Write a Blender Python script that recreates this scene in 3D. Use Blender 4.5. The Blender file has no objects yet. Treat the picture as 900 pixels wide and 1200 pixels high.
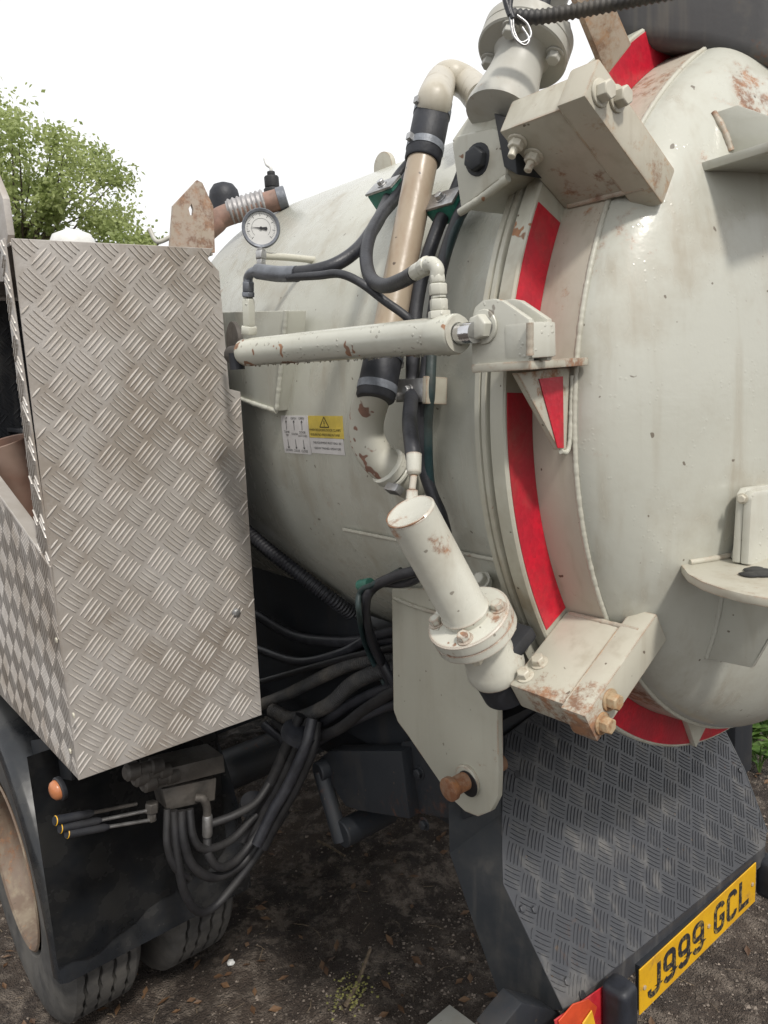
import bpy, bmesh, math, random
from mathutils import Vector, Matrix, noise
random.seed(7)
rad = math.radians
V = Vector
scene = bpy.context.scene
col = scene.collection

# ------------------------------------------------------------------ camera
CAM_H, FPX = 1.9, 900.0
YAW, PITCH, ROLL = rad(38.609), rad(10.353), rad(-3.563)
_h = V((-math.cos(YAW), math.sin(YAW), 0)); _r = V((math.sin(YAW), math.cos(YAW), 0)); _u = V((0, 0, 1))
_F = _h*math.cos(PITCH) - _u*math.sin(PITCH)
_U0 = _u*math.cos(PITCH) + _h*math.sin(PITCH)
_R = _r*math.cos(ROLL) + _U0*math.sin(ROLL)
_U = _U0*math.cos(ROLL) - _r*math.sin(ROLL)
EYE = V((0, 0, CAM_H))
cd = bpy.data.cameras.new('camera'); cam = bpy.data.objects.new('camera', cd); col.objects.link(cam)
cd.sensor_fit = 'VERTICAL'; cd.sensor_height = 36.0; cd.lens = 36.0*FPX/1200.0
cd.clip_start = 0.02; cd.clip_end = 2000
cam.matrix_world = Matrix(((_R.x, _U.x, -_F.x, 0), (_R.y, _U.y, -_F.y, 0), (_R.z, _U.z, -_F.z, CAM_H), (0, 0, 0, 1)))
scene.camera = cam
scene.render.resolution_x = 768; scene.render.resolution_y = 1024

# ------------------------------------------------------------------ sky, sun, exposure
SUN_EL, SUN_AZ = rad(50), rad(-14)        # azimuth measured from +X towards +Y
w = bpy.data.worlds.new('World'); scene.world = w; w.use_nodes = True
nt = w.node_tree; nt.nodes.clear()
sky = nt.nodes.new('ShaderNodeTexSky'); sky.sky_type = 'NISHITA'; sky.sun_disc = False
sky.sun_elevation = SUN_EL; sky.sun_rotation = rad(90) - SUN_AZ
sky.air_density = 1.0; sky.dust_density = 4.0; sky.ozone_density = 1.0
bw = nt.nodes.new('ShaderNodeHueSaturation'); bw.inputs['Saturation'].default_value = 0.10
mx = nt.nodes.new('ShaderNodeMix'); mx.data_type = 'RGBA'; mx.inputs[0].default_value = 0.85
mx.inputs[7].default_value = (9.2, 9.25, 9.3, 1)      # even cloud layer in front of the clear sky
bg = nt.nodes.new('ShaderNodeBackground'); bg.inputs['Strength'].default_value = 0.10
wo = nt.nodes.new('ShaderNodeOutputWorld')
nt.links.new(sky.outputs[0], bw.inputs['Color']); nt.links.new(bw.outputs[0], mx.inputs[6])
nt.links.new(mx.outputs[2], bg.inputs['Color']); nt.links.new(bg.outputs[0], wo.inputs['Surface'])
sd = bpy.data.lights.new('sun', 'SUN'); sun = bpy.data.objects.new('sun', sd); col.objects.link(sun)
sd.energy = 2.2; sd.angle = rad(6); sd.color = (1.0, 0.95, 0.88)
_sdir = V((math.cos(SUN_EL)*math.cos(SUN_AZ), math.cos(SUN_EL)*math.sin(SUN_AZ), math.sin(SUN_EL)))
sun.rotation_euler = _sdir.to_track_quat('Z', 'Y').to_euler(); sun.location = (3, 3, 8)
vs = scene.view_settings
vs.view_transform = 'Standard'; vs.look = 'None'; vs.exposure = 0.40; vs.gamma = 1.0; vs.use_curve_mapping = False
scene.render.engine = 'CYCLES'
scene.cycles.max_bounces = 5; scene.cycles.diffuse_bounces = 3; scene.cycles.glossy_bounces = 2

# ------------------------------------------------------------------ pixel rays -> real points
def ray(u, v): return _F + _R*((u-450)/FPX) - _U*((v-600)/FPX)
def PD(u, v, z): return EYE + ray(u, v)*z
def _pl(u, v, ax, val):
    d = ray(u, v); return EYE + d*((val-EYE[ax])/d[ax])
def PX(u, v, x): return _pl(u, v, 0, x)
def PY(u, v, y): return _pl(u, v, 1, y)
def PZ(u, v, z): return _pl(u, v, 2, z)
YC, ZC, RT = 1.515, 1.80, 0.63           # tank axis and shell radius
def PT(u, v, r):                          # on a cylinder of radius r about the tank axis
    d = ray(u, v); a = d.y*d.y+d.z*d.z; b = 2*(-d.y*YC+d.z*(CAM_H-ZC)); c = YC*YC+(CAM_H-ZC)**2-r*r
    D = max(b*b-4*a*c, 0); return EYE + d*((-b-math.sqrt(D))/(2*a))
def CY(x, r, deg): t = rad(deg); return V((x, YC+r*math.cos(t), ZC+r*math.sin(t)))

def PDOME(u, v, off=0.):                  # on the domed door
    d = ray(u, v); t = .75
    while t < 2.2:
        p = EYE+d*t; q = math.hypot(p.y-1.515, p.z-1.8)/.628
        if q < 1 and p.x <= -.672+.185*math.sqrt(1-q*q): return p+V((off, 0, 0))
        t += .001
    return PX(u, v, -.66)
def PYs(L, y): return [PY(u_, v_, y) for u_, v_ in L]
# ------------------------------------------------------------------ node helpers
def newmat(name):
    m = bpy.data.materials.new(name); m.use_nodes = True
    return m, m.node_tree, m.node_tree.nodes['Principled BSDF']
class G:
    def __init__(s, t): s.t = t
    def n(s, k, **kw):
        a = s.t.nodes.new(k)
        for q, v_ in kw.items(): setattr(a, q, v_)
        return a
    def l(s, a, b): s.t.links.new(a, b)
    def coord(s):
        if not hasattr(s, 'tc'): s.tc = s.n('ShaderNodeTexCoord')
        return s.tc.outputs['Object']
    def noise(s, scale, detail=6, rough=.6, stretch=None, off=(0, 0, 0)):
        a = s.n('ShaderNodeTexNoise'); a.inputs['Scale'].default_value = scale
        a.inputs['Detail'].default_value = detail; a.inputs['Roughness'].default_value = rough
        m = s.n('ShaderNodeMapping'); m.inputs['Scale'].default_value = stretch or (1, 1, 1); m.inputs['Location'].default_value = off
        s.l(s.coord(), m.inputs['Vector']); s.l(m.outputs[0], a.inputs['Vector'])
        return a.outputs['Fac']
    def ramp(s, x, a, b, lo=0., hi=1.):
        m = s.n('ShaderNodeMapRange'); m.interpolation_type = 'SMOOTHSTEP'
        m.inputs['From Min'].default_value = a; m.inputs['From Max'].default_value = b
        m.inputs['To Min'].default_value = lo; m.inputs['To Max'].default_value = hi
        s.l(x, m.inputs['Value']); return m.outputs[0]
    def math(s, op, a, b=None):
        m = s.n('ShaderNodeMath', operation=op)
        for i, x in enumerate((a, b)):
            if x is None: continue
            if isinstance(x, (int, float)): m.inputs[i].default_value = x
            else: s.l(x, m.inputs[i])
        return m.outputs[0]
    def mix(s, f, a, b):
        m = s.n('ShaderNodeMix', data_type='RGBA')
        if isinstance(f, (int, float)): m.inputs[0].default_value = f
        else: s.l(f, m.inputs[0])
        for i, x in ((6, a), (7, b)):
            if isinstance(x, tuple): m.inputs[i].default_value = (*x[:3], 1)
            else: s.l(x, m.inputs[i])
        return m.outputs[2]
    def bump(s, h, dist, strength=1.0, nrm=None):
        b = s.n('ShaderNodeBump'); b.inputs['Distance'].default_value = dist; b.inputs['Strength'].default_value = strength
        s.l(h, b.inputs['Height'])
        if nrm is not None: s.l(nrm, b.inputs['Normal'])
        return b.outputs[0]

def paint(name, c, rough=.32, rust=0., dirt=.3, chips=0., edge=0., off=0., dirtcol=(.29, .25, .185), drops=.0, spec=.5, rustcol=(.30, .11, .03), cs=17., spots=()):
    m, t, p = newmat(name); g = G(t); o = (off, off*1.7, off*.6)
    base = g.mix(g.ramp(g.noise(2.3, 2, .5, off=o), .35, .68), c, tuple(x*.86 for x in c))
    d = g.math('MULTIPLY', g.ramp(g.noise(5.5, 5, .68, off=o), .47, .77), dirt)
    stk = g.math('MULTIPLY', g.ramp(g.noise(1., 3, .6, stretch=(26, 26, 2.2), off=o), .5, .78), dirt*.8)
    d = g.math('MINIMUM', g.math('ADD', d, stk), 1.0)
    base = g.mix(d, base, dirtcol)
    spk = g.ramp(g.noise(70, 1, .5, off=o), .755, .785)
    base = g.mix(g.math('MULTIPLY', spk, min(1, .25+dirt)), base, (.09, .065, .045))
    mask = None
    if rust > 0:
        big = g.noise(3.4, 1, .5, off=(o[0]+4, o[1], o[2])); fine = g.noise(38, 5, .75, off=o)
        s_ = g.math('ADD', g.math('MULTIPLY', big, .46), g.math('MULTIPLY', fine, .54))
        for (sx, sy, sz, sr, ss) in spots:          # rust bleeding from known fittings
            dn = g.n('ShaderNodeVectorMath', operation='DISTANCE'); g.l(g.coord(), dn.inputs[0]); dn.inputs[1].default_value = (sx, sy, sz)
            s_ = g.math('ADD', s_, g.ramp(dn.outputs['Value'], sr, 0., 0., ss))
        th = .66-.20*rust
        mask = g.ramp(s_, th-.02, th+.10)
    if chips > 0:
        cn = g.noise(cs, 3, .62, off=(o[0]+9, o[1], o[2])); th = .735-.16*chips
        cm = g.ramp(cn, th, th+.018)
        mask = cm if mask is None else g.math('MAXIMUM', mask, cm)
    if edge > 0:
        bv = g.n('ShaderNodeBevel'); bv.samples = 2; bv.inputs['Radius'].default_value = .006
        ge = g.n('ShaderNodeNewGeometry'); dt = g.n('ShaderNodeVectorMath', operation='DOT_PRODUCT')
        g.l(bv.outputs[0], dt.inputs[0]); g.l(ge.outputs['Normal'], dt.inputs[1])
        e = g.math('MULTIPLY', g.ramp(g.math('SUBTRACT', 1.0, dt.outputs['Value']), .01, .16), g.ramp(g.noise(16, 4, .7, off=o), .60-.22*edge, .70-.2*edge))
        mask = e if mask is None else g.math('MAXIMUM', mask, e)
    rgh = None
    if mask is not None:
        rc = g.mix(g.ramp(g.noise(30, 3, .7, off=(3, 1, 2)), .38, .66), (rustcol[0]*.5, rustcol[1]*.45, rustcol[2]*.5), rustcol)
        base = g.mix(g.math('MULTIPLY', mask, .82), base, rc)
        rgh = g.math('ADD', g.math('MULTIPLY', mask, .82-rough), rough)
    rr = g.math('ADD', g.math('MULTIPLY', d, .35), rgh if rgh is not None else rough)
    g.l(rr, p.inputs['Roughness'])
    g.l(base, p.inputs['Base Color']); p.inputs['Specular IOR Level'].default_value = spec
    h = g.math('ADD', g.math('MULTIPLY', g.noise(60, 2, .6), .5), g.math('MULTIPLY', g.noise(6, 1, .5), 3.0))
    if drops > 0:
        vo = g.n('ShaderNodeTexVoronoi'); vo.inputs['Scale'].default_value = 120; g.l(g.coord(), vo.inputs['Vector'])
        dr = g.math('MULTIPLY', g.ramp(vo.outputs['Distance'], .30, .12), g.ramp(g.noise(26, 0, .5, off=(7, 7, 7)), .57, .60))
        h = g.math('ADD', h, g.math('MULTIPLY', dr, 2.2*drops))
    g.l(g.bump(h, .0012, .6), p.inputs['Normal'])
    return m

def simple(name, c, rough=.5, metal=0., var=.25, scale=20., dust=0., dustcol=(.22, .19, .15), bump=.0006, spec=.5, coat=0.):
    m, t, p = newmat(name); g = G(t)
    b = g.mix(g.ramp(g.noise(scale, 3, .6), .3, .7), tuple(x*(1-var) for x in c), tuple(min(1, x*(1+var)) for x in c))
    if dust > 0:
        dm = g.math('MULTIPLY', g.ramp(g.noise(6, 4, .65, off=(2, 5, 1)), .38, .68), dust)
        b = g.mix(dm, b, dustcol)
        g.l(g.math('ADD', g.math('MULTIPLY', dm, .4), rough), p.inputs['Roughness'])
    else: p.inputs['Roughness'].default_value = rough
    g.l(b, p.inputs['Base Color']); p.inputs['Metallic'].default_value = metal; p.inputs['Specular IOR Level'].default_value = spec
    p.inputs['Coat Weight'].default_value = coat; p.inputs['Coat Roughness'].default_value = .12
    if bump: g.l(g.bump(g.noise(scale*5, 1, .6), bump, .7), p.inputs['Normal'])
    return m

CREAM = (.49, .492, .43)
M = {}
M['tank'] = paint('tank_paint', CREAM, .24, rust=.04, dirt=.5, drops=.0, spots=[(-1.25, .89, 1.95, .10, .10), (-1.45, .93, 2.03, .12, .09), (-1.0, .95, 2.1, .08, .08), (-1.1, .9, 1.9, .07, .10)])
M['dome'] = paint('door_paint', (.492, .493, .435), .17, rust=.12, dirt=.5, off=3.1, drops=.10, spots=[(-.59, 1.235, 2.275, .13, .20), (-.60, 1.08, 2.15, .055, .13), (-.655, .985, 2.16, .06, .13), (-.55, 1.06, 2.0, .10, .06), (-.53, 1.13, 1.93, .03, .16), (-.62, .98, 1.50, .07, .05)])
M['skirt'] = paint('door_skirt_paint', (.47, .435, .36), .42, rust=.22, dirt=.75, off=1.3, spots=[(-.70, .965, 2.10, .09, .15), (-.70, .90, 1.98, .06, .08), (-.70, 1.12, 2.29, .15, .14), (-.70, 1.10, 1.33, .13, .24), (-.70, .94, 1.55, .06, .06)])
M['flange'] = paint('flange_paint', (.47, .462, .39), .32, rust=.10, dirt=.8, chips=.30, off=5.)
M['weld'] = paint('weld_paint', (.49, .48, .41), .38, rust=.08, dirt=.35, off=2.)
M['bracket'] = paint('bracket_paint', (.47, .45, .375), .4, rust=.30, dirt=.6, edge=1.0, off=7.7, spots=[(-.70, .81, 1.41, .07, .13), (-.62, .83, 1.40, .09, .15), (-.735, .88, 1.42, .05, .16), (-.66, 1.0, 2.14, .05, .10), (-.68, .85, 1.895, .09, .12), (-.62, .86, 1.895, .05, .20)])
M['rusty'] = paint('rusty_end_plate', (.47, .44, .36), .45, rust=.60, dirt=.5, edge=.8, off=11., rustcol=(.44, .25, .12))
M['clean'] = paint('fitting_paint', (.53, .525, .46), .28, rust=.06, dirt=.40, chips=.20, off=9., drops=.4)
M['ram'] = paint('ram_paint', (.50, .50, .435), .2, rust=.0, dirt=.2, chips=.62, off=13.2, drops=1.)
M['chipped'] = paint('chipped_pipe_paint', (.50, .49, .42), .35, rust=.12, dirt=.3, chips=.86, off=4.7, cs=15., rustcol=(.26, .075, .03))
M['clampcyl'] = paint('clamp_cylinder_paint', (.545, .54, .475), .27, rust=.26, dirt=.35, chips=.36, spots=[(-.755, .70, 1.66, .05, .13), (-.745, .80, 1.53, .05, .20), (-.79, .83, 1.45, .06, .15), (-.80, .66, 1.69, .035, .12)], edge=1.0, off=6.2)
M['leg'] = paint('leg_plate_paint', (.44, .43, .36), .42, rust=.10, dirt=.30, edge=.6, off=8.)
M['grey'] = paint('grey_weathered_paint', (.42, .415, .375), .45, rust=.10, dirt=.45, off=4.4)
M['hinge'] = paint('hinge_shade_paint', (.06, .059, .061), .55, rust=.14, dirt=.5, off=1.9)  # darkened so the guessed box reads as a shaded corner
M['boltpaint'] = paint('painted_bolt', (.56, .53, .44), .4, rust=.3, dirt=.5, off=1.1)
M['boltrust'] = paint('rusted_bolt', (.42, .32, .2), .55, rust=.7, dirt=.6, off=2.4, rustcol=(.34, .17, .07))
M['rustpin'] = paint('rust_pin', (.22, .12, .07), .7, rust=1.0, dirt=.5, off=3.3, rustcol=(.30, .12, .04))
M['strap'] = paint('rust_strap', (.44, .36, .28), .6, rust=.8, dirt=.6, edge=.6, off=5.5, rustcol=(.36, .20, .10))
M['rustplate'] = paint('rust_lug', (.34, .28, .23), .42, rust=.9, dirt=.7, edge=.5, off=6.6, rustcol=(.30, .17, .10))
M['chassis'] = paint('chassis_paint', (.017, .020, .025), .55, rust=.22, dirt=.35, off=8.8, dirtcol=(.05, .042, .034), rustcol=(.12, .05, .025))
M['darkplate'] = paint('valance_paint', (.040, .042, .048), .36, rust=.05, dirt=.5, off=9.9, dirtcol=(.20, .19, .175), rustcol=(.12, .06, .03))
M['side'] = paint('valance_side_paint', (.040, .046, .054), .42, rust=.12, dirt=.40, off=2.2, dirtcol=(.14, .13, .115), rustcol=(.12, .06, .03))
M['mudguard'] = simple('mudguard_plastic', (.014, .016, .019), .20, var=.3, scale=5, dust=.35, dustcol=(.085, .08, .07), bump=.0012)
M['rubber'] = simple('black_rubber', (.014, .016, .022), .55, var=.3, scale=30, dust=.25, dustcol=(.09, .085, .08))
M['hose'] = simple('black_hose', (.020, .021, .026), .42, var=.3, scale=40, dust=.3, dustcol=(.07, .07, .075))
M['hosedirty'] = simple('dusty_hose', (.012, .012, .014), .55, var=.3, scale=30, dust=.3, dustcol=(.055, .051, .045))
M['hosegreen'] = simple('dark_green_hose', (.010, .030, .034), .42, var=.3, scale=40, dust=.2)
M['tyre'] = simple('tyre_rubber', (.050, .049, .048), .72, var=.25, scale=25, dust=.55, dustcol=(.13, .12, .105), bump=.0012)
M['green'] = simple('green_plastic', (.02, .16, .12), .45, var=.3, scale=40, dust=.3)
M['steel'] = simple('zinc_steel', (.42, .42, .42), .38, metal=.9, var=.25, scale=40, dust=.25, dustcol=(.25, .22, .18))
M['chrome'] = simple('chrome_rod', (.62, .62, .64), .12, metal=1., var=.1, scale=60, bump=.0002)
M['brass'] = simple('brass_fitting', (.45, .37, .24), .4, metal=.7, var=.25, scale=60, dust=.4)
M['band'] = simple('hose_band', (.17, .185, .21), .5, metal=.2, var=.2, scale=60)
M['sight'] = paint('sight_pipe_plastic', (.40, .325, .24), .34, rust=.16, dirt=.85, off=5.1, dirtcol=(.26, .175, .115), rustcol=(.20, .10, .05))
M['spring'] = simple('grey_spring_hose', (.33, .32, .32), .5, metal=.4, var=.25, scale=40)
M['brownhose'] = simple('brown_hose', (.22, .13, .10), .5, var=.3, scale=20, dust=.3)
M['pipe_brown'] = simple('brown_plastic', (.20, .115, .085), .4, var=.3, scale=9, dust=.5, dustcol=(.26, .20, .16))
M['black'] = simple('matt_black', (.014, .014, .016), .6, var=.3)
M['valve'] = simple('greasy_valve_metal', (.075, .070, .065), .55, metal=.5, var=.4, scale=18, dust=.55, dustcol=(.15, .13, .11), bump=.0015)
M['gaugecase'] = simple('gauge_case', (.16, .17, .19), .4, metal=.5, var=.2, scale=30)
M['dial'] = simple('gauge_dial', (.60, .60, .58), .35, var=.06, scale=30, bump=0, dust=.15)
M['ink'] = simple('black_ink', (.012, .012, .014), .5, var=.1, bump=0)
M['label'] = simple('white_label', (.66, .65, .65), .4, var=.05, scale=30, bump=0, dust=.2)
M['labely'] = simple('yellow_label', (.66, .50, .07), .4, var=.12, scale=30, bump=0, dust=.2)
M['amber'] = simple('amber_lens', (.55, .17, .05), .22, var=.15, scale=20, dust=.3)
M['redlens'] = simple('red_lens', (.45, .02, .03), .25, var=.2, scale=20, dust=.3)
M['orangetape'] = simple('fluorescent_orange_tape', (.50, .06, .02), .4, var=.15, scale=20)
M['yellowtape'] = simple('yellow_tape', (.75, .42, .02), .4, var=.15, scale=20, dust=.3)
M['rim'] = paint('rim_paint', (.15, .105, .075), .6, rust=.5, dirt=.8, off=1.7, rustcol=(.34, .17, .08))
M['white'] = simple('white_plastic', (.60, .60, .58), .35, var=.1)
M['conduit'] = simple('grey_conduit', (.022, .022, .023), .55, var=.3, scale=30, dust=.4)
M['twig'] = simple('twig_bark', (.12, .09, .06), .8, var=.4, scale=60)
M['lichen'] = simple('lichen', (.15, .145, .045), .9, var=.4, scale=60)
M['stone'] = simple('pale_stone', (.17, .14, .115), .85, var=.35, scale=25)

def red_tape():
    m, t, p = newmat('red_reflective_tape'); g = G(t)
    b = g.mix(g.ramp(g.noise(5, 4, .65), .38, .66), (.62, .010, .032), (.36, .018, .034))  # brighter patches painted in for the tape's reflections
    b = g.mix(g.math('MULTIPLY', g.ramp(g.noise(9, 7, .7, off=(4, 2, 8)), .48, .72), .55), b, (.22, .085, .065))
    vo = g.n('ShaderNodeTexVoronoi'); vo.inputs['Scale'].default_value = 150; g.l(g.coord(), vo.inputs['Vector'])
    sp_c = g.n('ShaderNodeSeparateColor'); g.l(vo.outputs['Color'], sp_c.inputs[0])
    b = g.mix(g.math('MULTIPLY', sp_c.outputs[0], .45), b, (.30, .008, .02))  # random cell tones painted in to suggest reflective facets
    g.l(b, p.inputs['Base Color']); p.inputs['Roughness'].default_value = .28
    g.l(g.bump(vo.outputs['Distance'], .0006, .35), p.inputs['Normal'])
    return m
M['red'] = red_tape()

def alu():
    m, t, p = newmat('checker_aluminium'); g = G(t)
    b = g.mix(g.ramp(g.noise(4, 5, .6), .35, .68), (.43, .405, .38), (.345, .315, .285))
    d = g.math('MULTIPLY', g.ramp(g.noise(4.5, 7, .72, off=(5, 1, 3)), .42, .66), .75)
    b = g.mix(d, b, (.245, .205, .165))
    s = g.math('MULTIPLY', g.ramp(g.noise(1, 5, .6, stretch=(30, 30, 2), off=(1, 4, 2)), .52, .75), .4)
    b = g.mix(s, b, (.22, .17, .13))
    g.l(b, p.inputs['Base Color']); p.inputs['Metallic'].default_value = .30
    g.l(g.ramp(g.noise(12, 6, .6), .3, .7, .36, .58), p.inputs['Roughness'])
    g.l(g.bump(g.math('ADD', g.math('MULTIPLY', g.noise(160, 1, .6), .12), g.math('MULTIPLY', g.noise(5, 1, .5), 1.6)), .005, .6), p.inputs['Normal'])
    return m
M['alu'] = alu()
def alu_bar():
    m, t, p = newmat('checker_tread_worn'); g = G(t)
    b = g.mix(g.ramp(g.noise(9, 6, .6), .35, .68), (.52, .49, .455), (.42, .385, .345))
    g.l(b, p.inputs['Base Color']); p.inputs['Metallic'].default_value = .25; p.inputs['Roughness'].default_value = .45
    return m
M['alubar'] = alu_bar()

def plate_yellow():
    m, t, p = newmat('yellow_number_plate'); g = G(t)
    b = g.mix(g.ramp(g.noise(12, 6, .6), .35, .7), (.64, .36, .010), (.53, .285, .012))
    d = g.math('MULTIPLY', g.ramp(g.noise(24, 8, .7, off=(3, 3, 1)), .55, .70), .6)
    b = g.mix(d, b, (.26, .14, .05)); g.l(b, p.inputs['Base Color']); p.inputs['Roughness'].default_value = .34
    return m
M['plate'] = plate_yellow()
def plate_ink():
    m, t, p = newmat('worn_black_characters'); g = G(t)
    b = g.mix(g.math('MULTIPLY', g.ramp(g.noise(70, 6, .7), .52, .64), .75), (.018, .018, .022), (.32, .22, .05))
    g.l(b, p.inputs['Base Color']); p.inputs['Roughness'].default_value = .5
    return m
M['plateink'] = plate_ink()

def soil():
    m, t, p = newmat('damp_soil'); g = G(t)
    b = g.mix(g.ramp(g.noise(1.6, 5, .65), .36, .66), (.020, .014, .011), (.066, .048, .036))
    b = g.mix(g.ramp(g.noise(14, 4, .7, off=(2, 7, 0)), .45, .66), b, (.15, .122, .098))
    b = g.mix(g.ramp(g.noise(75, 4, .7, off=(5, 7, 0)), .62, .68), b, (.24, .20, .16))
    b = g.mix(g.ramp(g.noise(45, 5, .7, off=(1, 2, 0)), .58, .68), b, (.025, .018, .014))
    g.l(b, p.inputs['Base Color']); p.inputs['Roughness'].default_value = .9
    h = g.math('ADD', g.noise(40, 4, .7), g.math('MULTIPLY', g.noise(160, 1, .7), .4))
    g.l(g.bump(h, .03, .9), p.inputs['Normal'])
    return m
M['soil'] = soil()
def leafmat(name, c, c2, trans=.35, scale=3.):
    m, t, p = newmat(name); g = G(t)
    b = g.mix(g.ramp(g.noise(scale, 3, .6), .35, .65), c, c2)
    g.l(b, p.inputs['Base Color']); p.inputs['Roughness'].default_value = .5
    tr = g.n('ShaderNodeBsdfTranslucent'); g.l(b, tr.inputs['Color'])
    ms = g.n('ShaderNodeMixShader'); ms.inputs[0].default_value = trans
    g.l(p.outputs[0], ms.inputs[1]); g.l(tr.outputs[0], ms.inputs[2])
    g.l(ms.outputs[0], t.nodes['Material Output'].inputs['Surface'])
    return m
M['leaf'] = leafmat('hazy_tree_leaf', (.28, .34, .12), (.42, .48, .20), .5, 1.2)  # leaf colour lifted to imitate overexposed haze
M['weed'] = leafmat('weed_leaf', (.07, .15, .03), (.16, .26, .07), .35, 9)
M['deadleaf'] = leafmat('dead_leaf', (.085, .045, .024), (.17, .10, .055), .15, 14)
M['bark'] = simple('bark', (.10, .08, .06), .9, var=.4, scale=20)

# ------------------------------------------------------------------ mesh builder
def finish(bm, name, mat, parent=None, smooth=35, bevel=0., seg=2, recalc=True):
    if recalc: bmesh.ops.recalc_face_normals(bm, faces=bm.faces)
    if bevel > 0:
        es = [e for e in bm.edges if len(e.link_faces) == 2 and e.calc_face_angle(0) > rad(28)]
        bmesh.ops.bevel(bm, geom=es, offset=bevel, segments=seg, affect='EDGES', profile=.6, clamp_overlap=True)
    me = bpy.data.meshes.new(name); bm.to_mesh(me); bm.free()
    if smooth:
        me.polygons.foreach_set('use_smooth', [True]*len(me.polygons))
        me.set_sharp_from_angle(angle=rad(smooth))
    me.materials.append(M[mat] if isinstance(mat, str) else mat)
    o = bpy.data.objects.new(name, me); col.objects.link(o)
    if parent is not None: adopt(o, parent)
    return o
WL = {}
def adopt(o, parent):
    o.parent = parent
    o.matrix_parent_inverse = Matrix.Translation(-WL.get(parent.name, V((0, 0, 0))))
def empty(name, loc=(0, 0, 0)):
    o = bpy.data.objects.new(name, None); o.empty_display_size = .1; col.objects.link(o); o.location = loc; WL[o.name] = V(loc)
    return o
def tag(o, label=None, cat=None, group=None, kind=None):
    if label: o['label'] = label
    if cat: o['category'] = cat
    if group: o['group'] = group
    if kind: o['kind'] = kind
    return o

def frame(axis, up=None):
    a = V(axis).normalized(); u = V(up) if up else (V((0, 0, 1)) if abs(a.z) < .9 else V((1, 0, 0)))
    x = u.cross(a)
    if x.length < 1e-6: x = V((1, 0, 0)).cross(a)
    x.normalize(); y = a.cross(x); return x, y, a

def add_box(bm, o, ax, lo, hi):
    ax = [V(a) for a in ax]; o = V(o)
    vs_ = []
    for k in range(8):
        c = [(hi if k >> i & 1 else lo)[i] for i in range(3)]
        vs_.append(bm.verts.new(o+ax[0]*c[0]+ax[1]*c[1]+ax[2]*c[2]))
    for f in ((0, 1, 3, 2), (4, 6, 7, 5), (0, 4, 5, 1), (2, 3, 7, 6), (0, 2, 6, 4), (1, 5, 7, 3)):
        bm.faces.new([vs_[i] for i in f])
XYZ = ((1, 0, 0), (0, 1, 0), (0, 0, 1))
def box(lo, hi, o=(0, 0, 0), ax=XYZ):
    bm = bmesh.new(); add_box(bm, o, ax, lo, hi); return bm

def add_prism(bm, pts, off):
    off = V(off); a = [bm.verts.new(p) for p in pts]; b = [bm.verts.new(V(p)+off) for p in pts]
    n = len(a); bm.faces.new(a[::-1]); bm.faces.new(b)
    for i in range(n): bm.faces.new((a[i], a[(i+1) % n], b[(i+1) % n], b[i]))
def prism(pts, off):
    bm = bmesh.new(); add_prism(bm, pts, off); return bm

def add_rings(bm, rings, cap0=True, cap1=True, closed=True):
    R_ = [[bm.verts.new(p) for p in r] for r in rings]
    n = len(R_[0])
    for a, b in zip(R_, R_[1:]):
        for i in range(n if closed else n-1):
            bm.faces.new((a[i], a[(i+1) % n], b[(i+1) % n], b[i]))
    if cap0 and closed: bm.faces.new(R_[0][::-1])
    if cap1 and closed: bm.faces.new(R_[-1])
def add_turn(bm, c, axis, prof, n=32, ph=0., cap0=True, cap1=True):     # prof: (along, radius)
    x, y, a = frame(axis); c = V(c)
    add_rings(bm, [[c+a*h+(x*math.cos(2*math.pi*i/n+ph)+y*math.sin(2*math.pi*i/n+ph))*r for i in range(n)] for h, r in prof], cap0, cap1)
def turn(c, axis, prof, n=32, **k):
    bm = bmesh.new(); add_turn(bm, c, axis, prof, n, **k); return bm
def seglen(a, b): return (V(b)-V(a)).length
def rod(a, b, r, n=24, ch=.0):
    a, b = V(a), V(b); L = (b-a).length
    pr = [(0, r), (L, r)] if ch <= 0 else [(0, r-ch), (ch, r), (L-ch, r), (L, r-ch)]
    return turn(a, b-a, pr, n)

def catmull(P, k=10):
    P = [V(p) for p in P]
    if len(P) < 3: return [P[0].lerp(P[-1], i/k) for i in range(k+1)]
    Q = [P[0]*2-P[1]]+P+[P[-1]*2-P[-2]]; out = []
    for i in range(1, len(Q)-2):
        for j in range(k):
            t = j/k; a, b, c, d = Q[i-1:i+3]
            out.append(.5*((2*b)+(c-a)*t+(2*a-5*b+4*c-d)*t*t+(3*b-3*c+d-a)*t**3))
    out.append(P[-1]); return out
def resample(P, step):
    out = [P[0].copy()]; acc = 0.
    for a, b in zip(P, P[1:]):
        L = (b-a).length; d = step-acc
        while d <= L and L > 0:
            out.append(a.lerp(b, d/L)); d += step
        acc = (acc+L) % step if L > 0 else acc
    return out
def add_tube(bm, path, r, n=12, caps=True):
    path = [V(p) for p in path]; rings = []; prev = None
    for i, p in enumerate(path):
        t = (path[min(i+1, len(path)-1)]-path[max(i-1, 0)])
        t = t.normalized() if t.length > 1e-9 else V((0, 0, 1))
        if prev is None: x, y, _ = frame(t)
        else:
            x = prev-t*prev.dot(t)
            x = x.normalized() if x.length > 1e-6 else frame(t)[0]
            y = t.cross(x)
        prev = x; rr = r(i) if callable(r) else r
        rings.append([p+(x*math.cos(2*math.pi*j/n)+y*math.sin(2*math.pi*j/n))*rr for j in range(n)])
    add_rings(bm, rings, caps, caps)
def tube(P, r, n=12, k=10, smooth=True):
    bm = bmesh.new(); add_tube(bm, catmull(P, k) if smooth else P, r, n); return bm
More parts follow.
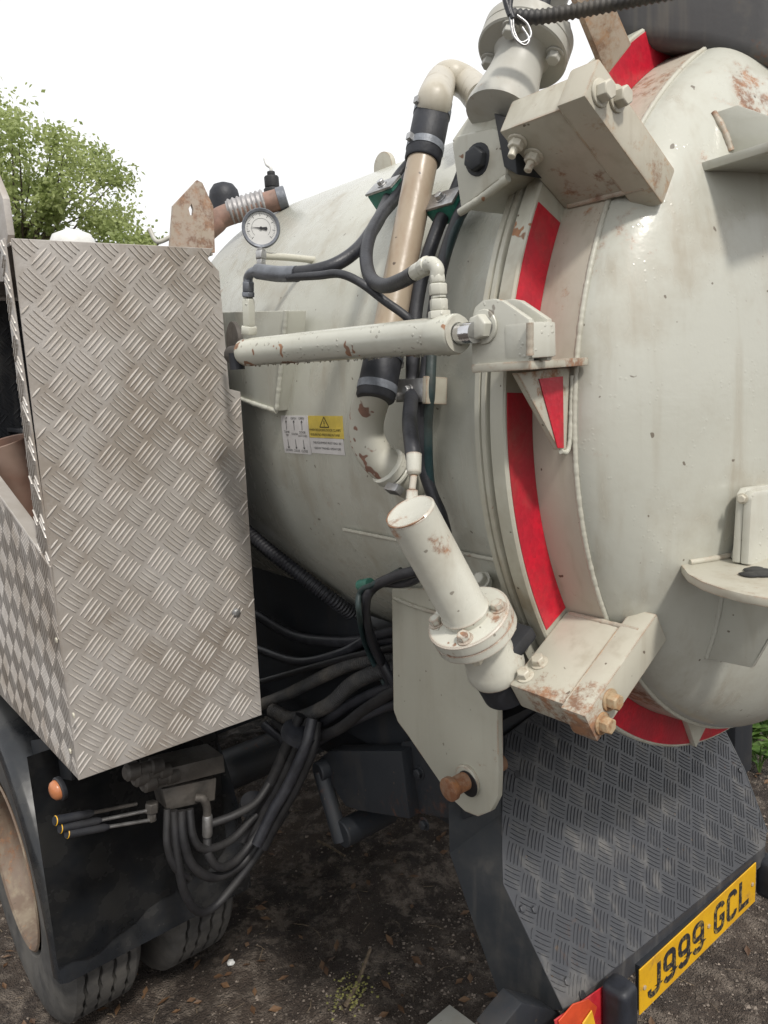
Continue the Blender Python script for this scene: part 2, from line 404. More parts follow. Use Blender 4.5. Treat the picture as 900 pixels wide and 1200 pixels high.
def corrugated(P, r, pitch=.008, n=14, amp=.16):
    pts = resample(catmull(P, 24), pitch/4); bm = bmesh.new()
    add_tube(bm, pts, lambda i: r*(1-amp if i % 4 in (0, 1) else 1), n); return bm
def weldbead(P, r, name, parent, mat='weld', k=6, seed=0):
    pts = resample(catmull(P, k) if len(P) < 30 else [V(p) for p in P], r*.55); bm = bmesh.new()
    add_tube(bm, pts, lambda i: r*(.86+.09*abs(math.sin(i*.85))+.18*noise.noise((i*.23, seed, 1))), 8)
    return finish(bm, name, mat, parent, 60)

def add_bolt(bm, c, axis, r, h, washer=True, ph=.3):
    x, y, a = frame(axis); c = V(c); z0 = 0
    if washer:
        add_turn(bm, c, a, [(0, r*1.32), (h*.16, r*1.32), (h*.2, r*1.25)], 20); z0 = h*.2
    k = .9
    add_turn(bm, c, a, [(z0, r), (z0+h*.68, r), (z0+h*.8, r*.86)], 6, ph=ph)
def bolt(c, axis, r, h, name, mat, parent, washer=True, ph=.3):
    bm = bmesh.new(); add_bolt(bm, c, axis, r, h, washer, ph)
    return finish(bm, name, mat, parent, 25, bevel=r*.06, seg=1)

def lathe_x(prof, name, mat, parent, n=192, a0=0., a1=360., smooth=40, closed_prof=False):
    bm = bmesh.new(); full = abs(a1-a0-360) < 1e-6; m = n if full else n+1
    R_ = []
    pr = prof+[prof[0]] if closed_prof else prof
    for x, r in prof:
        if r < 1e-6: R_.append([bm.verts.new((x, YC, ZC))]*m)
        else: R_.append([bm.verts.new(CY(x, r, a0+(a1-a0)*i/n)) for i in range(m)])
    idx = list(range(len(prof)))+([0] if closed_prof else [])
    for p, q in zip(idx, idx[1:]):
        A, B = R_[p], R_[q]
        for i in range(n):
            j = (i+1) % m
            f = []
            for v_ in (A[i], A[j], B[j], B[i]):
                if v_ not in f: f.append(v_)
            if len(f) > 2: bm.faces.new(f)
    return finish(bm, name, mat, parent, smooth)

def inside(p, poly):
    x, y = p; c = False
    for (x1, y1), (x2, y2) in zip(poly, poly[1:]+poly[:1]):
        if (y1 > y) != (y2 > y) and x < (x2-x1)*(y-y1)/(y2-y1)+x1: c = not c
    return c
def tread(o, e1, e2, poly, s, name, mat, parent, rot=45., nb=5, h=.0022, bw_=.0019, jit=0.):
    """raised five-bar tread on the plane o + a*e1 + b*e2, bars inside poly"""
    o, e1, e2 = V(o), V(e1).normalized(), V(e2).normalized(); nn = e1.cross(e2).normalized()
    cr, sr = math.cos(rad(rot)), math.sin(rad(rot)); bm = bmesh.new()
    xs = [p[0] for p in poly]; ys = [p[1] for p in poly]; cx, cy = (min(xs)+max(xs))/2, (min(ys)+max(ys))/2
    N = int((max(xs)-min(xs)+max(ys)-min(ys))/s)+2
    L = s*.47
    for i in range(-N, N):
        for j in range(-N, N):
            gx, gy = (i+.5)*s, (j+.5)*s
            for k in range(nb):
                d = (k-(nb-1)/2)*s*.78/(nb-1)
                ln = L*(1-.10*abs(k-(nb-1)/2)/(nb-1))
                if (i+j) % 2 == 0: c = (gx, gy+d); dx, dy = 1, 0
                else: c = (gx+d, gy); dx, dy = 0, 1
                cc = (cx+c[0]*cr-c[1]*sr, cy+c[0]*sr+c[1]*cr)
                ddx, ddy = dx*cr-dy*sr, dx*sr+dy*cr
                if not inside(cc, poly): continue
                lo_, hi_ = -1., 1.
                while lo_ < -.1 and not inside((cc[0]+ddx*ln*lo_, cc[1]+ddy*ln*lo_), poly): lo_ += .1
                while hi_ > .1 and not inside((cc[0]+ddx*ln*hi_, cc[1]+ddy*ln*hi_), poly): hi_ -= .1
                if hi_-lo_ < .6: continue
                cc = (cc[0]+ddx*ln*(lo_+hi_)/2, cc[1]+ddy*ln*(lo_+hi_)/2); ln *= (hi_-lo_)/2
                D = e1*ddx+e2*ddy; W = nn.cross(D); C0 = o+e1*cc[0]+e2*cc[1]-nn*.0004
                prof = [(-1, 0), (-.6, .72), (0, 1), (.6, .72), (1, 0), (.6, -.72), (0, -1), (-.6, -.72)]
                b0 = [bm.verts.new(C0+D*(ln*a)+W*(bw_*1.30*b)) for a, b in prof]
                t0 = [bm.verts.new(C0+D*(ln*.86*a)+W*(bw_*.5*b)+nn*(h+.0004)) for a, b in prof]
                bm.faces.new(t0)
                for q in range(8): bm.faces.new((b0[q], b0[(q+1) % 8], t0[(q+1) % 8], t0[q]))
    ob = finish(bm, name, mat, parent, 0, recalc=False); tag(ob, kind='stuff'); return ob

# ------------------------------------------------------------------ ground
def spaced(lo, hi, a, b, fine, far):
    xs = [a+(b-a)*i/fine for i in range(fine+1)]; step = (b-a)/fine; x = a
    L = []; st = step
    while x > lo: st *= 1.45; x -= st; L.append(x)
    x = b; st = step; Rr = []
    while x < hi: st *= 1.45; x += st; Rr.append(x)
    return L[::-1]+xs+Rr
gx = spaced(-600, 600, -4.2, .6, 170, 0); gy = spaced(-600, 600, -.2, 5.2, 170, 0)
def gz(x, y):
    f = 1.0 if (-6 < x < 2 and -2 < y < 7) else 0.3
    z = .045*noise.noise((x*1.3, y*1.3, 0))+.028*noise.noise((x*4, y*4, 3))+.016*noise.noise((x*13, y*13, 7))+.008*noise.noise((x*34, y*34, 9))
    return z*f-.02
bm = bmesh.new(); gv = [[bm.verts.new((x, y, gz(x, y))) for y in gy] for x in gx]
for i in range(len(gx)-1):
    for j in range(len(gy)-1): bm.faces.new((gv[i][j], gv[i+1][j], gv[i+1][j+1], gv[i][j+1]))
tag(finish(bm, 'ground', 'soil', None, 180, recalc=False), 'damp brown soil and gravel under the truck', kind='structure')

# ------------------------------------------------------------------ the truck
truck = empty('vacuum_tanker_truck', (-1.8, YC, 0))
tag(truck, 'cream vacuum tanker truck with red-taped domed rear door and checker plate cabinet', 'truck')
XF, XB = -.744, -.808                     # rear face of door flange, front face of tank flange
# --- tank
tank = lathe_x([(-2.22, .0), (-2.215, .2), (-2.19, .40), (-2.14, .54), (-2.08, .60), (-2.02, RT), (-1.4, RT), (XB+.004, RT)], 'tank', 'tank', truck)
lathe_x([(XB, RT-.02), (XB, .686), (XB+.003, .690), (XB+.012, .690), (XB+.013, .686), (XB+.0155, .686), (XB+.0165, .690), (XB+.024, .690), (XB+.026, .687), (XB+.026, RT-.02)], 'flange', 'flange', tank)
weldbead([CY(XB-.002, RT+.004, a) for a in range(90, 271, 1)], .0055, 'weld_bead', tank)
lathe_x([(XB+.0255, .60), (XB+.0255, .678), (XB+.037, .678), (XB+.037, .60)], 'seal', 'rubber', tank)
# saddle pad on the lower side, wrapped plate with a cut corner
def wrap_plate(poly, r0, r1, name, mat, parent, nx=1):       # poly in (x, deg)
    bm = bmesh.new(); d = []
    n = len(poly)
    for (xa, ta), (xb, tb) in zip(poly, poly[1:]+poly[:1]):
        k = max(1, int(abs(tb-ta)/2))
        for i in range(k): d.append((xa+(xb-xa)*i/k, ta+(tb-ta)*i/k))
    # fill by rows of angle
    tmin, tmax = min(t for _, t in poly), max(t for _, t in poly); K = 20; rows = []
    for i in range(K+1):
        t = tmin+(tmax-tmin)*(i+.0001)/(K+.0002); xs_ = []
        for (xa, ta), (xb, tb) in zip(poly, poly[1:]+poly[:1]):
            if (ta <= t < tb) or (tb <= t < ta): xs_.append(xa+(xb-xa)*(t-ta)/(tb-ta))
        if len(xs_) >= 2: rows.append((t, min(xs_), max(xs_)))
    add_rings(bm, [[CY(a, r1, t), CY(b, r1, t), CY(b, r0, t), CY(a, r0, t)] for t, a, b in rows])
    return finish(bm, name, mat, parent, 30)
wrap_plate([(-1.29, 200.5), (-.83, 200.5), (-.83, 246), (-1.18, 246), (-1.235, 218)], RT-.01, RT+.008, 'saddle_pad', 'tank', tank)
weldbead([CY(-1.29+.46*i/40, RT+.006, 200.3) for i in range(41)], .0045, 'weld_bead', tank, seed=3)
# lifting eye on top
e0 = PY(448, 193, 1.30)
eb = bmesh.new(); ring = [e0+V((.035*math.cos(a), 0, .034*math.sin(a)-.004)) for a in [math.pi*i/16 for i in range(17)]]+[e0+V((-.035, 0, -.06)), e0+V((.035, 0, -.06))][::1]
add_prism(eb, ring, (0, .014, 0)); finish(eb, 'lifting_eye', 'bracket', tank, 30, bevel=.002)

# --- rear door
dprof = [(-.672, .628)]
DD = .185
for i in range(1, 41):
    a = i/40*math.pi/2; dprof.append((-.672+DD*math.sin(a)**1.0, .628*math.cos(a)))
dprof[-1] = (dprof[-1][0], 0.)
door = lathe_x(dprof, 'rear_door', 'dome', truck, n=224, smooth=80)
lathe_x([(XF-.030, .60), (XF-.030, .689), (XF-.027, .693), (XF-.003, .693), (XF, .690), (XF, .60)], 'flange', 'flange', door)
lathe_x([(XF-.001, .627), (XF-.001, .633), (-.672, .6315), (-.672, .60)], 'skirt', 'skirt', door)
weldbead([CY(-.671, .629, a) for a in [i*.5 for i in range(0, 720)]]+[CY(-.671, .629, 0)], .0046, 'weld_bead', door)
def tape(a0, a1, r0=.6335, r1=.687, parent=door):
    n = max(2, int((a1-a0)/1.5)); bm = bmesh.new()
    add_rings(bm, [[CY(XF+.0015, r0, a), CY(XF+.0015, r1, a), CY(XF-.001, r1, a), CY(XF-.001, r0, a)] for a in [a0+(a1-a0)*i/n for i in range(n+1)]])
    return finish(bm, 'reflective_tape', 'red', parent, 30)
tape(111, 143.5); tape(152, 170.5); tape(175, 207); tape(212.5, 290); tape(300, 350)
# small white gusset between skirt and flange at the bottom
finish(prism([CY(XF+.001, .634, 250), CY(XF+.001, .692, 255.0), CY(XF+.001, .634, 259)], (.012, 0, 0)), 'gusset', 'flange', door, 30, bevel=.001)
# --- guessed box, added to give the dark corner above the door
hp_ = [V((-.79, 1.15, 2.392)), V((-.672, 1.215, 2.352)), V((-.575, 1.265, 2.300))]
hb = bmesh.new()
add_rings(hb, [[p, p+V((0, .85, 0)), p+V((0, .85, .30)), p+V((0, 0, .30))] for p in hp_])
finish(hb, 'guessed_hinge_box', 'hinge', door, 40, bevel=.03, seg=4)
# --- door shelves (handling brackets on the dome)
def dome_x(y, z):
    r = math.hypot(y-YC, z-ZC)/.628
    return -.672+DD*math.sqrt(max(0, 1-r*r))
def shelf_poly(pts, z, th, name, mat, parent, bev=.003):
    return finish(prism([V((p.x, p.y, z)) for p in pts], (0, 0, -th)), name, mat, parent, 30, bevel=bev)
# lower half-round shelf
A = PDOME(798, 662); zs = A.z; pts = [A]
for (u_, v_) in ((806, 672), (822, 681), (845, 689), (872, 696), (900, 701), (935, 703)): pts.append(PZ(u_, v_, zs))
for y in (A.y+.40, A.y+.30, A.y+.2, A.y+.1, A.y+.03): pts.append(V((dome_x(y, zs)-.02, y, zs)))
shelf_poly(pts, zs, .013, 'shelf', 'bracket', door)
weldbead([V((dome_x(y, zs)+.003, y, zs+.003)) for y in [A.y+.01+(.40)*i/24 for i in range(25)]], .005, 'weld_bead', door, 'bracket', seed=8)
# gusset below, upright lug above
ga, gb, gc_ = PDOME(846, 694), PDOME(827, 772), PDOME(826, 766)
gd = V((gb.x+.13, gb.y+.02, gb.z-.005)); gd = PY(881, 783, gb.y+.01); ge = PY(897, 755, gb.y+.01); gf = PY(930, 700, gb.y+.01)
finish(prism([ga+V((-.01, 0, 0)), PY(930, 700, ga.y), ge, gd, gb+V((-.006, 0, 0))], (0, .012, 0)), 'gusset', 'dome', door, 30, bevel=.002)
weldbead([ga, ga.lerp(gb, .5)+V((.003, 0, 0)), gb], .0045, 'weld_bead', door, 'dome', seed=2)
lb_ = PZ(872, 660, zs); lx = lb_.x
lp = [PX(u_, v_, lx) for u_, v_ in ((867, 660), (872, 580), (877, 572), (888, 570), (930, 566), (930, 664))]
lug = finish(prism(lp, (-.012, 0, 0)), 'lug', 'clean', door, 30, bevel=.003)
finish(prism([PX(u_, v_, lx+.0125) for u_, v_ in ((877, 662), (881, 584), (884, 576), (930, 571), (930, 668))], (-.012, 0, 0)), 'lug', 'clean', door, 30, bevel=.003)
finish(prism([PX(858, 655, lx-.02), PX(871, 608, lx-.012), PX(871, 658, lx-.012)], (-.008, .010, 0)), 'gusset', 'dome', door, 30, bevel=.001)
bolt(PX(870, 584, lx), (.2, -1, 0), .006, .008, 'bolt', 'boltpaint', door)
# dark grease on the shelf
gm = bmesh.new(); gc = PZ(893, 672, zs+.002)
for k in range(9):
    c = gc+V((random.uniform(-.02, .012), random.uniform(-.02, .03), 0)); r_ = random.uniform(.006, .018)
    add_turn(gm, c, (0, 0, 1), [(0, r_), (.0005, r_*.85), (.0008, r_*.2)], 12)
finish(gm, 'grease', 'ink', door, 60)
# upper shelf seen from below with a gusset standing on it
A = PDOME(823, 190); zu = A.z
shelf_poly([A+V((-.01, 0, 0)), V((A.x+.10, A.y-.02, zu)), V((A.x+.15, A.y-.025, zu)), V((A.x+.16, A.y+.40, zu)), V((dome_x(A.y+.40, zu)-.02, A.y+.40, zu)), V((dome_x(A.y+.2, zu)-.02, A.y+.2, zu)), V((dome_x(A.y+.1, zu)-.02, A.y+.1, zu))], zu, .013, 'shelf', 'dome', door)
ga, gb = PDOME(857, 178), PDOME(836, 132)
gk = [gb+V((-.006, 0, 0)), PY(864, 123, gb.y+.004), PY(905, 137, gb.y+.006), PY(945, 152, gb.y+.006), PY(945, 172, ga.y), ga+V((-.006, 0, 0))]
finish(prism(gk, (0, .012, 0)), 'gusset', 'dome', door, 30, bevel=.002)
weldbead([gb, ga.lerp(gb, .5)+V((.003, 0, 0)), ga], .0055, 'weld_bead', door, 'bracket', seed=4)

# --- clamp brackets on the door
def er(t): return V((0, math.cos(rad(t)), math.sin(rad(t))))
def et(t): return V((0, -math.sin(rad(t)), math.cos(rad(t))))
CEN = V((0, YC, ZC))
def clamp_bracket(th, upper):
    ax = (V((1, 0, 0)), er(th), et(th)); T = .0255
    main = finish(box((-.7435, .632, -T), (-.643, .795, T), CEN, ax), 'clamp_bracket', 'bracket', truck, 30, bevel=.004)
    finish(box((-.6425, .60, -T-.0025), (-.600, .803, T+.0025), CEN, ax), 'end_plate', 'rusty' if upper else 'bracket', main, 30, bevel=.004)
    for r_, tt in ((.782, .006 if upper else .010), (.752, -.012 if upper else -.006)):
        bolt(CEN+V((-.6, 0, 0))+er(th)*r_+et(th)*tt, (1, 0, 0), .0125, .017, 'bolt', 'boltpaint' if upper else 'boltrust', main, ph=.5)
    s = 1 if upper else -1                   # visible face: underside on the upper one, top on the lower one
    for r_, xx in ((.772, -.728), (.742, -.722)):
        p = CEN+V((xx, 0, 0))+er(th)*r_+et(th)*(T*s)
        bolt(p, et(th)*s, .0105, .013, 'bolt', 'boltpaint', main)
        if upper: finish(rod(p, p+et(th)*s*.026, .0055, 12, .001), 'stud', 'boltpaint', main)
    weldbead([CEN+V((x, 0, 0))+er(th)*.636+et(th)*(T-.001)*s for x in (-.735, -.70, -.66, -.61)], .0048, 'weld_bead', main, 'bracket')
    weldbead([CEN+V((-.641, 0, 0))+er(th)*r_+et(th)*(T+.0005)*s for r_ in (.65, .7, .75, .79)], .0022, 'weld_bead', main, 'rusty')
    return main
clamp_bracket(147.6, True)
clamp_bracket(209.9, False)

# --- clamp cylinders in front of the flange
def clamp_cylinder(F, up, bodyL, lower):
    up = V(up).normalized(); x, y, _ = frame(up, (1, 0, 0)); F = V(F)
    body = finish(turn(F, up, [(-.004, .034), (.012, .0385), (.016, .0362), (bodyL-.003, .0362), (bodyL, .0335), (bodyL-.0012, .031), (bodyL-.0015, .004)], 48), 'clamp_cylinder', 'clampcyl' if lower else 'grey', truck, 40)
    mt = 'clampcyl' if lower else 'grey'
    finish(turn(F, -up, [(-.002, .030), (.0, .063), (.002, .0655), (.017, .0655), (.0185, .064), (.0195, .0655), (.033, .0655), (.035, .063), (.035, .03)], 56), 'flange', mt, body, 30)
    for k in range(4):
        a = k*math.pi/2+(.62 if lower else .35)
        d = x*math.cos(a)+y*math.sin(a)
        bolt(F+d*.050, up, .0098, .013, 'bolt', 'clampcyl' if lower else 'grey', body, ph=k)
        bolt(F+d*.050-up*.035, -up, .0098, .013, 'bolt', 'boltpaint' if lower else 'grey', body, ph=k+.4)
    pr = [(.034, .042), (.043, .041), (.085, .041), (.098, .045), (.110, .048), (.120, .046), (.122, .02)] if lower else [(.034, .042), (.042, .036), (.07, .038), (.10, .044), (.125, .050), (.135, .050), (.140, .02)]
    finish(turn(F, -up, pr, 40), 'neck', mt, body, 45)
    if lower: finish(turn(F, -up, [(.1215, .030), (.122, .042), (.165, .042), (.170, .034)], 40), 'dark_gap_collar', 'rubber', body, 40)  # dark collar standing in for the shaded gap under the neck
    return body
Fl = PD(548, 722, 1.15)
cl = clamp_cylinder(Fl, (0, -.5, .866), .205, True)
Fu = PD(620, 42, 1.10)
cu = clamp_cylinder(Fu, (0, .5, .866), .20, False)
# port fitting on top of the lower cylinder
capc = Fl+V((0, -.5, .866))*.205
f0 = PD(482, 596, 1.090); f1 = PD(483, 574, 1.090); f2 = PD(485, 557, 1.092); f3 = PD(485, 532, 1.10)
_cx, _cy, _ca = frame((0, -.5, .866))
rimp = [capc+(_cx*math.cos(a)+_cy*math.sin(a))*.0352-_ca*.0012 for a in [rad(150+200*i/60) for i in range(61)]]
rb_m = bmesh.new(); add_tube(rb_m, rimp, lambda i: .0004+.0016*max(0, .45+noise.noise((i*.17, 3, 1))), 6); finish(rb_m, 'rust_rim', 'rustpin', cl, 60)
fm = bmesh.new(); add_turn(fm, f0, f1-f0, [(-.012, .008), (0, .0105), (.4*seglen(f0, f1), .0115), (.45*seglen(f0, f1), .0095), (seglen(f0, f1), .0085)], 6)
add_turn(fm, f1, f2-f1, [(0, .005), (seglen(f1, f2), .005)], 14)
add_turn(fm, f2, f3-f2, [(0, .006), (.004, .0105), (seglen(f2, f3), .0115)], 16)
finish(fm, 'port_fitting', 'clampcyl', cl, 30, bevel=.0006, seg=1)
# --- lugs on the tank that carry the clamp cylinders
ly = .862
lg = [PY(u_, v_, ly) for u_, v_ in ((528, 168), (534, 158), (577, 148), (598, 152), (594, 205), (539, 247))]
lug_t = finish(prism(lg, (0, .15, 0)), 'clamp_lug', 'flange', truck, 30, bevel=.008, seg=3)
lt = [PY(528, 166, ly+.002), PY(568, 108, ly+.03), PY(604, 112, ly+.03), PY(598, 151, ly+.002)]
finish(prism(lt, (0, .08, -.005)), 'top_plate', 'flange', lug_t, 30, bevel=.004)
bolt(PY(561, 187, ly), (0.15, -1, -.05), .017, .016, 'bolt', 'chassis', lug_t)
weldbead([PY(539, 249, ly-.001), PY(565, 232, ly-.001), PY(596, 208, ly-.001)], .007, 'weld_bead', lug_t, 'flange')
finish(prism([PY(u_, v_, .858) for u_, v_ in ((578, 132), (600, 140), (606, 205), (590, 196))], (0, .06, 0)), 'dark_gap_plate', 'chassis', truck, 30, bevel=.003)  # dark plate standing in for the black gap beside the lug
finish(box((-.90, RT-.02, -.03), (-.775, .72, .03), CEN, (V((1, 0, 0)), er(209.9), et(209.9))), 'clamp_lug', 'flange', truck, 30, bevel=.006)
finish(box((-.84, .70, -.055), (-.752, .79, -.030), CEN, (V((1, 0, 0)), er(209.9), et(209.9))), 'dark_gap_plate', 'rubber', truck, 30, bevel=.006)
bolt(PT(566, 681, RT+.03), (0, -.8, .6), .012, .016, 'bolt', 'clean', tank)
finish(rod(PT(566, 684, RT), PT(566, 683, RT+.03), .016, 20, .002), 'boss', 'tank', tank)
lugb = PT(575, 700, RT+.02)

# --- upper pipework: rust strap, conduit, cable ties
s0, s1, s2, s3 = PD(672, -10, 1.02), PD(712, -14, 1.02), PD(740, 52, 1.07), PD(712, 88, 1.07)
finish(prism([s0, s1, s2, s3], (-.008, 0, -.002)), 'strap_plate', 'strap', truck, 30, bevel=.0015)
finish(corrugated([PD(598, 19, 1.0), PD(630, 20, .99), PD(680, 12, .98), PD(730, 2, .96), PD(800, -12, .93)], .0095, .0075), 'conduit', 'conduit', truck, 40)
for pp in ([(600, -10), (597, 8), (601, 22)], [(590, -10), (594, 6), (598, 18)], [(601, 22), (603, 38), (611, 50), (622, 42), (618, 28), (606, 18)], [(598, 20), (602, 42), (614, 53), (620, 46), (612, 32)]):
    finish(tube([PD(u_, v_, .97) for u_, v_ in pp], .0016 if len(pp) > 3 else .004, 8), 'cable', 'steel' if len(pp) > 3 else 'hose', truck, 60)
finish(tube([PD(640, -30, 1.05), PD(636, 8, 1.05), PD(632, 40, 1.06)], .010, 12), 'hydraulic_hose', 'hose', truck, 60)
finish(box((-.80, .93, 2.44), (-.62, 1.02, 2.47)), 'hinge_arm', 'chassis', truck, 30, bevel=.004)
finish(rod(PD(648, 2, 1.12), PD(654, 30, 1.14), .012, 20, .002), 'pipe_stub', 'clean', truck)

# --- hydraulic ram with clevis
ra, rb = PY(287, 413, .72), PY(541, 391, .72); ru = (rb-ra).normalized(); RL = seglen(ra, rb)
ram = finish(turn(ra, ru, [(0, .012), (.0, .021), (.003, .0245), (.02, .0255), (.022, .0245), (RL-.05, .0245), (RL-.046, .0258), (RL-.010, .0262), (RL-.007, .0245), (RL-.007, .015)], 56), 'hydraulic_ram', 'ram', truck, 40)
finish(turn(ra+ru*(RL-.008), ru, [(0, .0135), (.032, .0135)], 32), 'rod', 'chrome', ram)
finish(turn(ra+ru*(RL-.009), ru, [(0, .0245), (.004, .0238), (.004, .0150), (.001, .0145)], 40), 'gland', 'clean', ram, 30)
# droplets hanging along the bottom
dm = bmesh.new()
for i in range(60):
    s = random.uniform(.02, RL-.02); a = random.gauss(0, .22); r_ = random.uniform(.0010, .0023)
    n_ = (V((0, 0, -1))*math.cos(a)+V((0, -1, 0))*math.sin(a)); c = ra+ru*s+n_*(.0245)
    add_turn(dm, c, n_, [(-.0005, r_), (r_*.7, r_*.9), (r_*1.4, r_*.45)], 8)
mw, t_, p_ = newmat('water_drop'); p_.inputs['Base Color'].default_value = (.8, .8, .78, 1); p_.inputs['Roughness'].default_value = .02; p_.inputs['Transmission Weight'].default_value = 1.; p_.inputs['IOR'].default_value = 1.33
M['water'] = mw
tag(finish(dm, 'water_drop', 'water', ram, 60), kind='stuff')
# rear end eye and mount on the tank
finish(turn(PY(275, 402, .765), (.2, .98, 0), [(-.006, .038), (-.004, .042), (.004, .042), (.006, .038), (.006, .012)], 40), 'end_lug', 'valve', ram, 40)
finish(turn(ra+V((-.05, 0, -.002)), (1, 0, 0), [(0, .017), (.052, .017)], 24), 'end_collar', 'valve', ram)
finish(turn(ra+V((-.012, -.012, -.03)), (0, 0, 1), [(0, .014), (.03, .014)], 24), 'grease_cap', 'rubber', ram)
mount = finish(prism(PYs([(250, 366), (335, 364), (333, 390), (324, 482), (262, 460)], .858), (0, .05, 0)), 'ram_mount', 'tank', truck, 30, bevel=.003)
weldbead(PYs([(335, 364), (333, 392), (324, 480)], .856), .006, 'weld_bead', mount, 'tank')
weldbead(PYs([(324, 482), (300, 474), (262, 461)], .856), .006, 'weld_bead', mount, 'tank', seed=4)
# port fittings
def fitting(ps, rs, name, mat, parent, n=6):
    b = bmesh.new()
    for (a, c), r_ in zip(zip(ps, ps[1:]), rs):
        L = seglen(a, c); k = n if r_ > .009 else 16
        add_turn(b, a, c-a, [(0, r_*.9), (L*.08, r_), (L*.9, r_), (L, r_*.88)], k)
    return finish(b, name, mat, parent, 28, bevel=.0006, seg=1)
yl = .72
fitting([PY(292, 392, yl), PY(292, 382, yl), PY(291, 350, yl), PY(290, 346, yl)], [.016, .0125, .010], 'port_fitting', 'ram', ram)
fitting([PY(291, 348, yl), PY(291, 342, yl), PY(291, 330, yl)], [.0125, .0115], 'port_nut', 'gaugecase', ram)
finish(tube([PY(291, 333, yl), PY(291, 325, yl), PY(296, 319, yl), PY(306, 317, yl+.005)], .0085, 14), 'port_elbow', 'gaugecase', ram, 60)
fitting([PY(515, 374, yl), PY(514.5, 364, yl), PY(514, 350, yl), PY(513.5, 346, yl), PY(513, 332, yl), PY(512, 322, yl)], [.0155, .0125, .0105, .0125, .0105], 'port_fitting', 'clean', ram)
finish(tube([PY(512, 325, yl), PY(512, 315, yl), PY(506, 309, yl), PY(498, 313, yl+.004)], .0095, 14), 'port_elbow', 'clean', ram, 60)
fitting([PY(502, 310, yl+.003), PY(496, 314, yl+.006), PY(486, 320, yl+.012)], [.0125, .0115], 'hose_ferrule', 'clean', ram, 12)
# clevis on the door
cv = empty('ram_clevis_tmp')
Y1 = .735
cheek = [(553, 428), (552, 375), (556, 360), (565, 352), (577, 350), (588, 352), (620, 374), (620, 424)]
pp = PYs(cheek, Y1)
clevis = finish(prism(pp, (0, .010, 0)), 'ram_clevis', 'clean', truck, 30, bevel=.0025)
bpy.data.objects.remove(cv)
finish(prism([p+V((0, .034, 0)) for p in pp], (0, .010, 0)), 'cheek_plate', 'clean', clevis, 30, bevel=.0025)
bx0 = PY(621, 419, Y1); bx1 = PY(621, 377, Y1)
finish(box((bx0.x-.040, Y1-.001, bx0.z-.001), (bx0.x+.004, Y1+.046, bx1.z)), 'block', 'clean', clevis, 30, bevel=.004)
weldbead(PYs([(621, 378), (621, 400), (621, 419)], Y1-.004), .005, 'weld_bead', clevis, 'bracket')
finish(rod(pp[0]+V((.03, -.006, .046)) if False else PY(568, 383, Y1-.004), PY(568, 383, Y1-.004)+V((0, .10, 0)), .013, 24), 'clevis_pin', 'steel', clevis)
bolt(PY(568, 383, Y1), (0, -1, 0), .0165, .017, 'bolt', 'clean', clevis, ph=.2)
b0 = PYs([(552, 427), (640, 420)], Y1-.006); zb = b0[0].z
base_pts = [V((b0[0].x-.002, Y1-.004, zb)), V((bx0.x+.004, Y1-.004, zb)), V((-.640, .79, zb)), V((-.650, .892, zb)), V((XF+.002, .892, zb)), V((XF+.002, .815, zb)), V((b0[0].x-.002, .815, zb))]
finish(prism(base_pts, (0, 0, -.011)), 'base_plate', 'bracket', clevis, 30, bevel=.002)
# gusset under the clevis with tape on it
gX = -.675
gus = [PX(606, 437, gX), PX(668, 430, gX), PX(664, 527, gX), PX(655, 527, gX)]
gu = finish(prism(gus, (-.010, 0, 0)), 'gusset', 'bracket', clevis, 30, bevel=.0015)
finish(prism([PX(631, 444, gX+.0005), PX(659, 441, gX+.0005), PX(660, 525, gX+.0005), PX(653, 525, gX+.0005)], (.0012, 0, 0)), 'reflective_tape', 'red', clevis, 30)
weldbead([PX(670, 440, gX), PX(669, 480, gX), PX(666, 526, gX), PX(656, 529, gX)], .004, 'weld_bead', clevis)

# --- pressure gauge
gx_ = -1.43; tee = PX(306, 300, gx_); gc = PX(306, 268, gx_); gn = (EYE-gc); gn = V((gn.x, gn.y*1.05, gn.z*.1)).normalized(); GR = .0375
gauge = finish(turn(gc, gn, [(-.024, .026), (-.022, GR*.97), (-.004, GR*.97), (-.002, GR*1.04), (.010, GR*1.04), (.012, GR*1.0), (.011, GR*.87), (.006, GR*.85)], 64), 'pressure_gauge', 'gaugecase', truck, 40)
finish(turn(gc, gn, [(.0062, GR*.86), (.0068, GR*.86)], 64), 'dial', 'dial', gauge)
gxx, gyy, _ = frame(gn)
def flat(bm, c, a, b, quad, z):
    bm.faces.new([bm.verts.new(c+a*p[0]+b*p[1]+gn*z) for p in quad])
tk = bmesh.new()
for i in range(41):
    a = rad(225-270*i/40); mj = i % 5 == 0; r0, r1, w_ = (GR*(.62 if mj else .70), GR*.78, .0005 if mj else .00025)
    d = V((math.cos(a), math.sin(a))); n2 = V((-d.y, d.x))
    flat(tk, gc, gxx, gyy, [d*r0-n2*w_, d*r1-n2*w_, d*r1+n2*w_, d*r0+n2*w_], .0072)
for i in range(60):
    a0, a1 = rad(225-270*i/60), rad(225-270*(i+1)/60)
    flat(tk, gc, gxx, gyy, [(math.cos(a0)*GR*.5, math.sin(a0)*GR*.5), (math.cos(a0)*GR*.515, math.sin(a0)*GR*.515), (math.cos(a1)*GR*.515, math.sin(a1)*GR*.515), (math.cos(a1)*GR*.5, math.sin(a1)*GR*.5)], .0071)
finish(tk, 'scale_marks', 'ink', gauge, 0, recalc=False)
nd = bmesh.new(); a = rad(172); d = V((math.cos(a), math.sin(a))); n2 = V((-d.y, d.x))
add_prism(nd, [gc+gxx*p.x+gyy*p.y+gn*.008 for p in (d*GR*.55, n2*.0012-d*0, -d*GR*.30+n2*.0035, -d*GR*.36, -d*GR*.30-n2*.0035, -n2*.0012)], gn*.0006)
